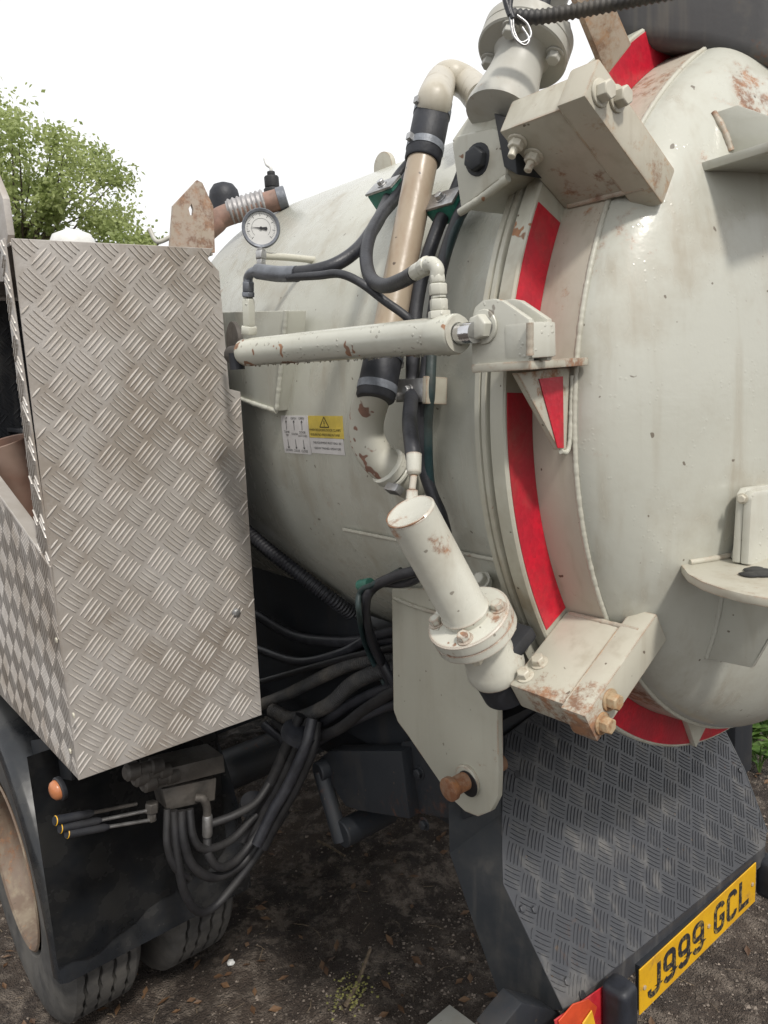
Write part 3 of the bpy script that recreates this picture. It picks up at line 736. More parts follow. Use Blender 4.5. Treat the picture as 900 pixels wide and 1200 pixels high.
add_turn(nd, gc+gn*.007, gn, [(0, .003), (.0025, .003)], 16); finish(nd, 'needle', 'ink', gauge)
fitting([PX(306, 290, gx_), PX(306, 294, gx_), PX(306, 304, gx_), PX(306, 312, gx_)], [.0085, .0125, .0105], 'stem', 'steel', gauge)
finish(tube([PX(308, 300, gx_), V((gx_, PX(308, 300, gx_).y+.06, tee.z)), V((gx_, 1.02, tee.z-.004))], .0075, 14), 'gauge_pipe', 'chipped', gauge, 60)

# --- hydraulic hoses
def hose(pts, r, mat='hose', name='hydraulic_hose', k=10): return finish(tube(pts, r, 14, k), name, mat, truck, 60)
finish(tube([PY(302, 318, .727), PY(325, 321, .735), PY(348, 321, .745)], .0135, 16), 'hose_sleeve', 'gaugecase', truck, 60)
hose([PY(330, 321, .737), PY(365, 318, .755), PY(395, 309, .785), PY(420, 291, .83), PY(440, 264, .89), PT(453, 238, .675), PT(462, 215, .668), PT(478, 194, .668), PT(500, 172, .675)], .0115)
hose([PY(338, 325, .735), PY(372, 323, .745), PY(398, 321, .755), PY(422, 331, .77), PY(450, 352, .79), PY(478, 373, .81), PY(488, 392, .83)], .0068)
hose([PY(486, 320, yl+.012), PY(470, 329, .745), PY(450, 335, .765), PY(434, 325, .79), PY(429, 300, .82), PY(434, 275, .86), PY(447, 252, .92), PT(462, 234, .672), PT(478, 208, .668), PT(500, 185, .672)], .0112)
hose([PT(556, 165, .675), PT(535, 222, .672), PT(515, 262, .668), PT(497, 315, .668), PT(487, 365, .668), PT(484, 420, .668), PT(483, 455, .672), PD(480, 490, 1.17), PD(482, 515, 1.12), PD(485, 538, 1.10)], .0118)
hose([PT(572, 175, .675), PT(552, 225, .672), PT(534, 262, .668), PT(517, 315, .668), PT(506, 380, .668), PT(500, 430, .668), PT(497, 460, .672), PT(494, 505, .668), PT(496, 545, .664), PT(506, 578, .662), PT(518, 607, .660), PT(522, 640, .664), PT(500, 664, .672), PT(462, 676, .690), PT(436, 690, .70), PT(428, 712, .72), PY(436, 752, .97), PY(462, 800, 1.0), PY(480, 830, 1.05)], .0105)
hose([PT(545, 240, .668), PT(527, 285, .668), PT(511, 345, .668), PT(506, 410, .668), PT(504, 460, .672), PT(501, 500, .664), PT(503, 560, .660), PT(512, 600, .658)], .0085, 'hosegreen')
hose([PT(520, 655, .668), PT(480, 682, .675), PT(445, 684, .69), PT(430, 700, .715), PT(432, 735, .73), PY(452, 790, 1.0), PY(470, 830, 1.04)], .009)
hose([PT(470, 668, .675), PT(440, 684, .70), PT(422, 694, .715), PT(421, 720, .74), PY(430, 760, .98), PY(455, 810, 1.02)], .006, 'hosegreen')
finish(turn(PT(428, 685, .69), (1, 0, .3), [(-.018, .012), (.018, .012)], 12), 'green_tape', 'green', truck)
# hose clamps on the tank
def hose_clamp(P, th, wx, wt, body_mat, top=True):
    ax = (V((1, 0, 0)), er(th), et(th)); P = V(P)
    b = finish(box((-wx, -.022, -wt), (wx, .013, wt), P, ax), 'hose_clamp', body_mat, truck, 30, bevel=.003)
    finish(box((-wx-.002, .0131, -wt-.001), (wx+.002, .018, wt+.001), P, ax), 'clamp_plate', 'steel', b, 30, bevel=.0012)
    bolt(P+er(th)*.018, er(th), .0075, .010, 'bolt', 'steel', b)
    return b
hose_clamp(PT(454, 226, .672), 131, .036, .017, 'green')
hose_clamp(PT(524, 242, .672), 140, .034, .017, 'green')
c3 = PT(489, 458, .668)
b3 = hose_clamp(c3, 174, .030, .018, 'grey')
finish(box((.030, -.030, -.022), (.040, .016, .022), c3, (V((1, 0, 0)), er(174), et(174))), 'clamp_tab', 'bracket', b3, 30, bevel=.002)

# --- sight pipe on the tank side
def lerp(a, b, t): return V(a).lerp(V(b), t)
p_top, p_bot = PT(513, 118, .715), PT(426, 468, .712)
p_bot = PT(428, 462, .712)
pa, pb = PT(494, 195, .715), PT(448, 425, .714)
def pax(v_): return pa.lerp(pb, (v_-195)/230.)
sp = finish(rod(pax(180), pax(440), .0265, 32), 'sight_pipe', 'sight', truck)
def sleeve(a, b, r, name='rubber_sleeve'):
    o = finish(turn(a, b-a, [(0, r*.93), (.003, r), (seglen(a, b)-.003, r), (seglen(a, b), r*.93)], 40), name, 'rubber', sp, 40)
    for f in (.22, .80):
        c = lerp(a, b, f); d = (b-a).normalized()
        finish(turn(c-d*.007, d, [(0, r*1.0), (.0, r*1.035), (.013, r*1.035), (.013, r)], 40), 'band', 'band', sp, 30)
        finish(box((-.008, -.005, -.006), (.008, .005, .006), c+frame(d)[0]*r*1.06, frame(d)), 'band_screw', 'steel', sp, 30, bevel=.001)
    return o
st1 = pax(113)
sleeve(pax(190), st1, .0315)
sleeve(pax(404), pax(466), .0320)
finish(tube([pax(125), pax(110), PT(518, 95, .722), PT(529, 90, .722), PT(548, 99, .712), PT(566, 118, .70)], .0305, 28, 12), 'elbow', 'skirt', sp, 60)
eb_ = [pax(448), PT(432, 480, .714), PT(429, 507, .711), PT(439, 532, .703), PT(461, 553, .68), PT(484, 568, .63)]
finish(tube(eb_, .0305, 32, 12), 'elbow', 'chipped', sp, 60)
ec = PT(455, 547, .692); ed = (PT(472, 560, .66)-PT(446, 538, .70)).normalized()
finish(turn(ec, ed, [(-.004, .0325), (-.003, .0345), (.010, .0345), (.011, .0325)], 40), 'band', 'clean', sp, 30)
finish(turn(ec+ed*.014, ed, [(0, .033), (.002, .0345), (.006, .0345), (.008, .033)], 40), 'band', 'clean', sp, 30)
finish(box((-.016, -.007, -.008), (.016, .007, .008), PD(462, 573, 1.23), frame(ed)), 'band_screw', 'steel', sp, 30, bevel=.002)

# --- label on the tank
LR = RT+.0012
def cylmap(x, zz, r=LR):      # zz = height on the arc above the axis level
    t = 180-math.degrees(zz/RT); return CY(x, r, t)
def sheet(x0, x1, z0, z1, r, name, mat, parent):
    b = bmesh.new(); K = 8
    add_rings(b, [[cylmap(x0, z, r), cylmap(x1, z, r), cylmap(x1, z, r-.001), cylmap(x0, z, r-.001)] for z in [z0+(z1-z0)*i/K for i in range(K+1)]])
    return finish(b, name, mat, parent, 30)
def text_verts(body, size):
    c = bpy.data.curves.new('t', 'FONT'); c.body = body; c.size = size; c.align_x = 'CENTER'; c.resolution_u = 2
    o = bpy.data.objects.new('t', c); col.objects.link(o); bpy.context.view_layer.update()
    me = bpy.data.meshes.new_from_object(o.evaluated_get(bpy.context.evaluated_depsgraph_get()))
    r = ([v_.co.copy() for v_ in me.vertices], [list(p.vertices) for p in me.polygons])
    bpy.data.objects.remove(o); bpy.data.curves.remove(c); bpy.data.meshes.remove(me); return r
tl, br = PT(329, 488, LR), PT(404, 532, LR); xm = PT(362, 510, LR).x
zt = RT*math.asin((tl.z-ZC)/RT)+.002; z_b = RT*math.asin((PT(368, 533, LR).z-ZC)/RT)
lab = sheet(tl.x, xm, z_b, zt, LR, 'instruction_label', 'label', truck)
sheet(xm+.002, br.x, z_b+.004, z_b+(zt-z_b)*.44, LR, 'white_panel', 'label', lab)
sheet(xm+.002, br.x+.003, z_b+(zt-z_b)*.45, zt, LR, 'yellow_panel', 'labely', lab)
ink = bmesh.new()
def put_text(s, x, z, size, stretch=1.0):
    vv, ff = text_verts(s, size)
    q = [ink.verts.new(cylmap(x+c.x*stretch, z+c.y, LR+.0006)) for c in vv]
    for f in ff:
        try: ink.faces.new([q[i] for i in f])
        except ValueError: pass
def put_line(x0, z0, x1, z1, w_):
    d = V((x1-x0, z1-z0)).normalized(); n_ = V((-d.y, d.x))*w_
    ink.faces.new([ink.verts.new(cylmap(a, b, LR+.0006)) for a, b in ((x0-n_.x, z0-n_.y), (x1-n_.x, z1-n_.y), (x1+n_.x, z1+n_.y), (x0+n_.x, z0+n_.y))])
Wd = xm-tl.x; Hh = zt-z_b
for i, (a, b, c) in enumerate((('UP', 'TANK\nTIP', 'DOWN'), ('OPEN', 'DOOR', 'CLOSE'), ('OPEN', 'DOOR\nLATCHES', 'CLOSE'))):
    x = tl.x+Wd*(.2+.29*i)
    put_text(a, x, z_b+Hh*.90, .0072, 1.15); put_text(c, x, z_b+Hh*.05, .0072, 1.15)
    put_text(b, x, z_b+Hh*(.54 if '\n' in b else .49), .0072, 1.15)
    put_line(x, z_b+Hh*.62, x, z_b+Hh*.86, .0007); put_line(x, z_b+Hh*.38, x, z_b+Hh*.14, .0007)
    put_line(x-.003, z_b+Hh*.82, x, z_b+Hh*.87, .0007); put_line(x+.003, z_b+Hh*.82, x, z_b+Hh*.87, .0007)
    put_line(x-.003, z_b+Hh*.18, x, z_b+Hh*.13, .0007); put_line(x+.003, z_b+Hh*.18, x, z_b+Hh*.13, .0007)
xc = (xm+br.x)/2; ty = z_b+Hh*.72
for a, b in (((-.016, 0), (.016, 0)), ((.016, 0), (0, Hh*.25)), ((0, Hh*.25), (-.016, 0))): put_line(xc+a[0], ty+a[1], xc+b[0], ty+b[1], .0010)
put_line(xc, ty+Hh*.16, xc, ty+Hh*.07, .0013); put_line(xc, ty+Hh*.045, xc, ty+Hh*.02, .0013)
put_text('WHEN RELEASING DOOR CLAMPS', xc, ty-Hh*.10, .0072, 1.0); put_text('ENSURE NO PRESSURE IN TANK', xc, ty-Hh*.22, .0072, 1.0)
put_text('THIS EQUIPMENT MUST ONLY BE', xc+.003, z_b+Hh*.30, .0066, 1.0); put_text('USED BY TRAINED OPERATORS', xc+.003, z_b+Hh*.16, .0066, 1.0)
finish(ink, 'printed_text', 'ink', lab, 0, recalc=False)

# --- storage cabinet of five-bar aluminium plate
XCB = -1.5; YO = .387
cab_r = [PX(u_, v_, XCB) for u_, v_ in ((13, 279), (92, 915), (307, 838), (282, 459), (269, 456), (257, 318), (244, 303), (250, 291))]
cab = finish(prism(cab_r, (-.004, 0, 0)), 'storage_cabinet', 'alu', truck, 30, bevel=.0012, seg=1)
poly2 = [(p.y, p.z) for p in cab_r]
tread((XCB, 0, 0), (0, 1, 0), (0, 0, 1), poly2, .0515, 'tread_bars', 'alubar', cab, 45)
# folded return along the outer edge, its own tread
ret = [PY(14, 279, YO), PY(6, 277, YO), PY(24, 440, YO), PY(48, 650, YO), PY(72, 790, YO), PY(92, 915, YO)]
ret2 = [V((XCB-.001, YO, cab_r[0].z)), V((XCB-.032, YO, cab_r[0].z)), V((XCB-.05, YO, 1.90)), V((XCB-.075, YO, 1.58)), V((XCB-.001, YO, 1.15))]
finish(prism(ret2, (0, .004, 0)), 'return_flange', 'alu', cab, 30, bevel=.001, seg=1)
tread((0, YO, 0), (1, 0, 0), (0, 0, 1), [(p.x, p.z) for p in ret2], .0515, 'tread_bars', 'alubar', cab, 45)
# outer side panel with a drop-down front, folded lip on top
zb0 = cab_r[1].z
sd_ = [V((XCB-.002, YO-.003, zb0)), V((-2.75, YO-.003, zb0-.02)), V((-2.75, YO-.003, 1.93)), V((-1.83, YO-.003, 1.688)), V((-1.50, YO-.003, 1.575))]
sd_ = [PY(92, 914, YO-.003), V((-2.75, YO-.003, zb0-.03)), V((-2.75, YO-.003, 1.96)), PY(0, 583, YO-.003), PY(58, 664, YO-.003)]
finish(prism(sd_, (0, .004, 0)), 'side_panel', 'alu', cab, 30, bevel=.001, seg=1)
tread((0, YO-.003, 0), (1, 0, 0), (0, 0, 1), [(p.x, p.z) for p in sd_], .0515, 'tread_bars', 'alu', cab, 45, h=.0009, bw_=.0015)
lipa, lipb = sd_[3], sd_[4]; dirl = (lipb-lipa).normalized()
lipe = lipb-dirl*.06
lip = [lipa-dirl*.9, lipe, lipe+V((0, .030, -.002)), lipa-dirl*.9+V((0, .030, -.002))]
finish(prism([p+V((0, 0, .001)) for p in lip], (0, 0, .003)), 'lip', 'alubar', cab, 30, bevel=.001, seg=1)
# interior: floor, inner wall, front wall, roof
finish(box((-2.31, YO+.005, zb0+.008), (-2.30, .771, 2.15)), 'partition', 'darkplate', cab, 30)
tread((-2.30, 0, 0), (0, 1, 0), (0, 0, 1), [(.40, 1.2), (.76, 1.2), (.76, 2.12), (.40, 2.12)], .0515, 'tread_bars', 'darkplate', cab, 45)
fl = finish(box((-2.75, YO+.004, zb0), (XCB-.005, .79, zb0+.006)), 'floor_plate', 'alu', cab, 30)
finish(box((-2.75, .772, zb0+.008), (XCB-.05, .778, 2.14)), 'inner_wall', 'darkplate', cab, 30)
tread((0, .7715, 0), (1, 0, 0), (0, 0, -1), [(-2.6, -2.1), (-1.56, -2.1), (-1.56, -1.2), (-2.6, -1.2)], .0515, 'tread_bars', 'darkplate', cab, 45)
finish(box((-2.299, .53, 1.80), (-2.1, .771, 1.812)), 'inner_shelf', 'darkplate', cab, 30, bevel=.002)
finish(box((-2.75, YO+.01, cab_r[0].z-.012), (XCB-.004, .79, cab_r[0].z-.006)), 'roof_plate', 'alu', cab, 30, bevel=.001)
lid = [PY(-14, 190, .40), PY(3, 232, .40), PY(9, 275, .40), PY(4, 330, .40), PY(-14, 330, .40)]
finish(prism(lid, (0, .012, 0)), 'lid_edge', 'alu', cab, 30, bevel=.001)
bolt(PX(277, 718, XCB), (1, 0, 0), .0085, .006, 'bolt', 'steel', cab)
for u_, v_ in ((83, 880), (67, 750), (87, 838)): bolt(PY(u_, v_, YO-.004), (0, -1, 0), .006, .004, 'rivet', 'boltpaint', cab, washer=False)
pz = PY(8, 513, .56)
tt = PY(2, 519, .455); tt = V((tt.x, tt.y, tt.z)); tbs = V((tt.x-.03, .62, zb0+.02)); tax = (tt-tbs); TL = tax.length
tube_o = turn(tbs, tax, [(0, .062), (TL, .062), (TL+.002, .060), (TL, .057), (.02, .057)], 40)
tb = finish(tube_o, 'plastic_tube', 'pipe_brown', None, 40)
tag(tb, 'brown plastic tube leaning inside the open checker plate cabinet', 'tube')
tb.location = (0, 0, 0)

# --- fittings on the tank's front top
rp = [PX(u_, v_, -1.95) for u_, v_ in ((199, 292), (203, 241), (231, 211), (237, 214), (250, 242), (252, 296))]
hc = PX(224, 246, -1.95); lpb = bmesh.new(); hin = []
for p in rp:
    d = (p-hc); an = math.atan2(d.z, d.y); hin.append(hc+V((0, .007*math.cos(an), .016*math.sin(an))))
th_ = V((-.010, 0, 0)); fo = [lpb.verts.new(p) for p in rp]; fi = [lpb.verts.new(p) for p in hin]; bo = [lpb.verts.new(p+th_) for p in rp]; bi = [lpb.verts.new(p+th_) for p in hin]
for i in range(6):
    j = (i+1) % 6
    for q in ((fo[i], fo[j], fi[j], fi[i]), (bo[j], bo[i], bi[i], bi[j]), (fo[j], fo[i], bo[i], bo[j]), (fi[i], fi[j], bi[j], bi[i])): lpb.faces.new(q)
finish(lpb, 'lug_plate', 'rustplate', truck, 30)
finish(tube([PD(236, 276, 2.1), PD(252, 262, 2.1), PD(266, 252, 2.1), PD(330, 233, 2.1)], .029, 20), 'suction_hose', 'brownhose', truck, 60)
finish(corrugated([PD(268, 249, 2.1), PD(290, 242.5, 2.1), PD(312, 236, 2.1)], .034, .013, 20, .12), 'spring_hose', 'spring', truck, 60)
finish(turn(PD(326, 234, 2.1), PD(330, 233, 2.1)-PD(320, 236, 2.1), [(0, .031), (.022, .031), (.024, .028)], 24), 'hose_end', 'gaugecase', truck, 40)
finish(turn(PD(263, 232, 2.2), (0, 0, 1), [(-.04, .040), (.0, .044), (.02, .040), (.036, .028), (.042, .01)], 28), 'rubber_cap', 'rubber', truck, 60)
rv = PD(320, 232, 2.3)
fitting([rv, rv+V((0, 0, .028)), rv+V((0, 0, .062)), rv+V((0, 0, .075))], [.026, .022, .012], 'relief_valve', 'black', truck, 12)
finish(tube([rv+V((0, 0, .072)), rv+V((0, 0, .085)), rv+V((-.012, -.005, .097)), rv+V((-.02, -.005, .115))], .005, 8), 'valve_hook', 'white', truck, 60)
finish(tube([PD(175, 268, 2.0), PD(184, 283, 2.0), PD(200, 278, 2.0)], .006, 8, 6), 'wire_bracket', 'grey', truck, 60)
finish(turn(PD(85, 285, 1.9), (0, 0, 1), [(-.05, .055), (.0, .055), (.02, .045), (.03, .02)], 28), 'filler_cap', 'white', truck, 60)

# --- chassis, plus an added dark panel and unseen light blockers
sub = [PY(285, 640, 1.065), PY(335, 668, 1.065), PY(385, 702, 1.065), PY(432, 738, 1.065)]
sp_ = [V((-2.6, 1.065, sub[0].z+.02)), *sub, V((-1.18, 1.065, 1.18)), V((-1.18, 1.065, .98)), V((-2.6, 1.065, .98))]
finish(prism(sp_, (0, .02, 0)), 'underside_shade_panel', 'chassis', truck, 30)  # dark sheet added to cover the tank belly as deep shade
for y in (1.09, 1.87): finish(box((-4.0, y, .86), (-1.13, y+.07, 1.08)), 'chassis_rail', 'chassis', truck, 30, bevel=.006)
for x in (-3.0, -1.9, -1.25): finish(box((x, 1.15, .92), (x+.09, 1.87, 1.03)), 'cross_member', 'chassis', truck, 30, bevel=.005)
finish(box((-2.6, 1.16, 1.0), (-1.13, 1.86, 1.10)), 'tank_cradle', 'chassis', truck, 30)
finish(box((-4.2, 2.66, .28), (-1.3, 2.80, 1.7)), 'far_light_blocker', 'chassis', truck, 30, bevel=.01)  # unseen box added to block light from the far side
finish(box((-4.2, .45, .25), (-3.2, 2.62, 1.10)), 'front_light_blocker', 'chassis', truck, 30, bevel=.01)  # unseen box added to keep light out from the front
ax_ = rod((-2.5, .5, .46), (-2.5, 2.5, .46), .075, 24); finish(ax_, 'axle', 'chassis', truck)
# corrugated conduit below the tank
finish(corrugated([PT(284, 618, .66), PT(315, 645, .66), PT(350, 672, .66), PT(385, 699, .66), PT(418, 724, .66)], .018, .0095), 'conduit', 'hose', truck, 40)
# dusty hose bundle between cabinet and leg
for pts, r_, m_, cor, yy in (
    ([(280, 806), (330, 792), (380, 778), (430, 765), (500, 752)], .008, 'hosedirty', 0, 1.0),
    ([(318, 832), (345, 842), (385, 826), (415, 800), (455, 784), (505, 780)], .019, 'conduit', 1, .978),
    ([(305, 826), (340, 812), (380, 792), (415, 778), (460, 772), (505, 770)], .017, 'conduit', 1, 1.0),
    ([(322, 845), (350, 864), (390, 858), (430, 830), (470, 806), (510, 795)], .014, 'hosedirty', 0, .972),
    ([(338, 895), (362, 862), (400, 832), (450, 808), (505, 800)], .013, 'hose', 0, .99),
    ([(345, 890), (385, 862), (430, 838), (475, 822), (510, 815)], .011, 'hose', 0, .985),
    ([(300, 760), (350, 775), (400, 765), (440, 745), (500, 735)], .012, 'hose', 0, 1.02),
    ([(300, 720), (345, 745), (395, 752), (440, 750), (500, 750)], .014, 'hose', 0, 1.03),
    ([(310, 850), (345, 880), (352, 905), (340, 930)], .012, 'hose', 0, .96)):
    P_ = [PY(a, b, yy+.008*i) for i, (a, b) in enumerate(pts)]
    finish(corrugated(P_, r_, .008) if cor else tube(P_, r_, 14), 'hydraulic_hose', m_, truck, 50)
# bundle running down to the valve block
for k, (dx, dy, dz) in enumerate(((0, 0, 0), (10, 2, .02), (20, 4, .0), (28, 8, .03), (6, 6, .05))):
    P_ = [PY(352+dx*.7, 838+dy, .95+dz), PY(338+dx, 870+dy, .92+dz), PY(318+dx, 915+dy, .88+dz), PY(298+dx, 950+dy, .84+dz), PY(283+dx*.9, 985+dy, .80+dz)]
    finish(tube(P_, .014, 14), 'hydraulic_hose', 'hosedirty' if k != 2 else 'hose', truck, 60)
for (u_, v_, rr) in ((350, 860, .045), (300, 945, .048)):
    finish(turn(PY(u_, v_, .93), PY(u_-20, v_+45, .90)-PY(u_, v_, .93), [(-.009, rr), (.009, rr)], 24), 'cable_tie', 'rubber', truck, 40)

# --- support leg plate with rusty pin
YL = .95
lp = PYs([(459, 690), (461, 832), (466, 846), (478, 862), (528, 935), (545, 951), (560, 957), (575, 951), (583, 935), (584, 905), (583, 835), (578, 690)], YL)
leg = finish(prism(lp, (0, .014, 0)), 'support_leg', 'leg', truck, 30, bevel=.002)
pc = PY(549, 913, YL)
finish(turn(pc, (0, -1, 0), [(0, .030), (.006, .030), (.008, .027)], 32), 'boss', 'leg', leg, 30)
finish(turn(pc+V((0, -.007, 0)), (0, -1, 0), [(-.1, .0175), (.045, .0175), (.047, .016)], 28), 'pivot_pin', 'rustpin', leg, 40)
finish(turn(pc+V((0, -.042, 0)), (0, -1, 0), [(0, .021), (.003, .023), (.012, .023), (.014, .020)], 28), 'pin_head', 'rustpin', leg, 40)
weldbead(PYs([(462, 701), (490, 712), (525, 722)], YL-.002), .005, 'weld_bead', leg, 'leg')
# grease stain disc round the pin
gs = bmesh.new(); c = pc+V((.006, -.0085, -.004)); add_turn(gs, c, (0, -1, 0), [(0, .026), (.0008, .025)], 24); finish(gs, 'grease_ring', 'ink', leg)
# chassis end and spring hanger behind the leg
finish(prism(PYs([(470, 870), (572, 852), (572, 950), (540, 962), (472, 950)], 1.03), (0, .03, 0)), 'chassis_end', 'chassis', truck, 30, bevel=.003)
finish(prism(PYs([(370, 893), (385, 880), (470, 880), (480, 960), (420, 950), (405, 945)], 1.0), (0, .05, 0)), 'spring_hanger', 'chassis', truck, 30, bevel=.004)
sh = [PY(376, 903, .99), PY(400, 985, .99)]
finish(tube([sh[0], lerp(sh[0], sh[1], .5), sh[1]], .021, 14, 4), 'shackle', 'chassis', truck, 60)
finish(rod(PY(400, 978, .985), PY(400, 978, .985)+V((0, .16, 0)), .035, 24, .003), 'spring_eye', 'chassis', truck)
finish(rod(PY(372, 905, .975), PY(372, 905, .975)+V((0, .05, 0)), .026, 24, .003), 'shackle_pin', 'chassis', truck)
for (u_, v_) in ((492, 905), (498, 965)): bolt(PY(u_, v_, 1.03), (0, -1, 0), .012, .012, 'bolt', 'chassis', truck)

# --- rear valance
def VP(y, z): return V((-.82-(z-.65)*.70, y, z))
vz = (1/math.hypot(1, .70)); E2 = V((-.70*vz, 0, vz)); O_ = VP(0, .65)
def VQ(u_, v_):                # pixel -> valance plane
    d = ray(u_, v_); n_ = V((1, 0, .70)); t = (O_-EYE).dot(n_)/d.dot(n_); return EYE+d*t
vpoly = [VQ(*q) for q in ((661, 1184), (590, 1036), (588, 955), (592, 862), (640, 825), (820, 800), (846, 850), (872, 902), (899, 975), (897, 992))]
val = finish(prism(vpoly, V((-.004, 0, -.002))), 'rear_valance', 'darkplate', truck, 30, bevel=.0012, seg=1)
tread(O_, (0, 1, 0), E2, [(p.y, (p-O_).dot(E2)) for p in vpoly], .047, 'tread_bars', 'darkplate', val, 45., nb=5, h=.0020, bw_=.0017)
sp2 = [VQ(661, 1184), PY(592, 1184, 1.0), PY(526, 1000, 1.0), PY(524, 880, 1.0), VQ(592, 862), VQ(588, 955), VQ(590, 1036)]
sp2 = [V((VQ(661, 1184).x-.003, 1.005, VQ(661, 1184).z)), PY(592, 1184, 1.0), PY(526, 1000, 1.0), PY(524, 880, 1.0), V((VQ(592, 862).x-.003, 1.0, VQ(592, 862).z))]
sv = [p for p in (VQ(661, 1184), VQ(590, 1036), VQ(588, 955), VQ(592, 862))]
bmv = bmesh.new()
outer = [PY(592, 1186, 1.0), PY(556, 1085, 1.0), PY(527, 1000, 1.0), PY(524, 870, 1.02)]
ra_ = [bmv.verts.new(p-V((.003, 0, 0))) for p in sv]; rb_ = [bmv.verts.new(p) for p in outer]
for i in range(3): bmv.faces.new((ra_[i], ra_[i+1], rb_[i+1], rb_[i]))
ret_ = bmesh.ops.solidify(bmv, geom=bmv.faces[:], thickness=.004)
finish(bmv, 'side_plate', 'side', val, 50)
for (u_, v_) in ((664, 1150), (612, 1065), (867, 903), (626, 1066)): bolt(VQ(u_, v_), (1, 0, .70), .008, .006, 'bolt', 'darkplate', val, washer=False)
# slot holes painted on as flat black discs, dark like deep recesses
for (u_, v_) in ((606, 907), (682, 1166)): finish(turn(VQ(u_, v_)+V((.0005, 0, 0)), (1, 0, .70), [(0, .009), (.001, .009)], 10), 'slot', 'black', val)
# right-hand return
rr_ = [VQ(872, 902), VQ(899, 975), VQ(897, 992)]
finish(prism([VQ(846, 850), VQ(872, 902), VQ(899, 975), VQ(899, 975)+V((-.2, .05, .0)), VQ(846, 850)+V((-.2, .05, 0))], (0, .004, 0)), 'side_plate', 'side', val, 50)

vb0, vb1 = VQ(661, 1184), VQ(897, 992)
finish(prism([vb0+V((0, .0, 0)), vb1, vb1+V((-.002, 0, -.05)), vb0+V((-.002, 0, -.05))], (-.004, 0, 0)), 'bottom_lip', 'darkplate', val, 30)
# --- number plate
NP = [(738, 1136), (748, 1182), (885, 1058), (884, 1012)]
c_np = V((-.818, 1.523, .562)); e1 = V((0, 1, .0)); e2 = V((0, 0, 1)); nn_ = V((1, 0, 0))
c_np = V((-.812, 1.522, .565))
npl = finish(box((-.26, -.0555, -.0015), (.26, .0555, .0015), c_np, (e1, e2, nn_)), 'number_plate', 'plate', truck, 30, bevel=.001, seg=1)
finish(box((-.255, -.050, -.012), (.255, .060, -.0016), c_np, (e1, e2, nn_)), 'backing', 'chassis', npl, 30)
def stroke(lines, wd, org, name):
    bm_ = bmesh.new(); z0, z1 = .0017, .0026
    for q_i, (closed, L) in enumerate(lines):
        z0, z1 = .0017-.0001*q_i, .0026+.0004*q_i
        n = len(L); Ls, Rs = [], []
        for i, p in enumerate(L):
            p = V(p); a = V(L[i-1]) if (i > 0 or closed) else None; b = V(L[(i+1) % n]) if (i < n-1 or closed) else None
            d1 = (p-a).normalized() if a is not None else (b-p).normalized(); d2 = (b-p).normalized() if b is not None else d1
            t = (d1+d2).normalized(); n_ = V((-t.y, t.x)); k = wd/2/max(.4, n_.dot(V((-d1.y, d1.x))))
            Ls.append(p+n_*k); Rs.append(p-n_*k)
        rings = [[org+e1*q.x+e2*q.y+nn_*z for q, z in ((Ls[i], z1), (Rs[i], z1), (Rs[i], z0), (Ls[i], z0))] for i in range(n)]
        if closed: rings.append(rings[0])
        add_rings(bm_, rings, not closed, not closed)
    return finish(bm_, name, 'plateink', npl, 20)
cw, ch, sw = .050, .079, .0135; a_, b_ = cw-sw, ch-sw
def arc(cx, cy, rx, ry, d0, d1, n=6): return [(cx+rx*math.cos(rad(d0+(d1-d0)*i/n)), cy+ry*math.sin(rad(d0+(d1-d0)*i/n))) for i in range(n+1)]
x0, x1, y0, y1 = -a_/2, a_/2, -b_/2, b_/2; rq = .013
glyph = {
 'J': [(False, [(x1, y1), (x1, y0+rq)]+arc(x1-rq, y0+rq, rq, rq, 0, -90)+arc(x0+rq, y0+rq, rq, rq, -90, -180)+[(x0, y0+rq+.004)])],
 '9': [(True, arc(x1-rq, y1-rq, rq, rq, 0, 90)+arc(x0+rq, y1-rq, rq, rq, 90, 180)+arc(x0+rq, rq-.004, rq, rq, 180, 270)+arc(x1-rq, rq-.004, rq, rq, 270, 360)),
       (False, [(x1, y1-rq-.01), (x1, y0+rq)]+arc(x1-rq, y0+rq, rq, rq, 0, -90)+arc(x0+rq, y0+rq, rq, rq, -90, -160))],
 'G': [(False, arc(x1-rq, y1-rq, rq, rq, 10, 90)+arc(x0+rq, y1-rq, rq, rq, 90, 180)+arc(x0+rq, y0+rq, rq, rq, 180, 270)+arc(x1-rq, y0+rq, rq, rq, 270, 360)+[(x1, -.003), (.002, -.003)])],
 'C': [(False, arc(x1-rq, y1-rq, rq, rq, 0, 90)+arc(x0+rq, y1-rq, rq, rq, 90, 180)+arc(x0+rq, y0+rq, rq, rq, 180, 270)+arc(x1-rq, y0+rq, rq, rq, 270, 360))],
 'L': [(False, [(x0, y1+sw/2), (x0, y0), (x1+sw/2, y0)])]}
adv = .061; xs = [-.196, -.196+adv, -.196+2*adv, -.196+3*adv, .062, .062+adv, .062+2*adv]
xs = [-.205+i*adv for i in range(4)]+[.075+i*adv for i in range(3)]
for ch_, x in zip('J999GCL', xs): stroke(glyph[ch_], sw, c_np+e1*x, 'character')
for x in (-.243, .025, .240): bolt(c_np+e1*x+e2*.004+nn_*.0015, nn_, .0055, .004, 'screw', 'boltrust', npl, washer=False)
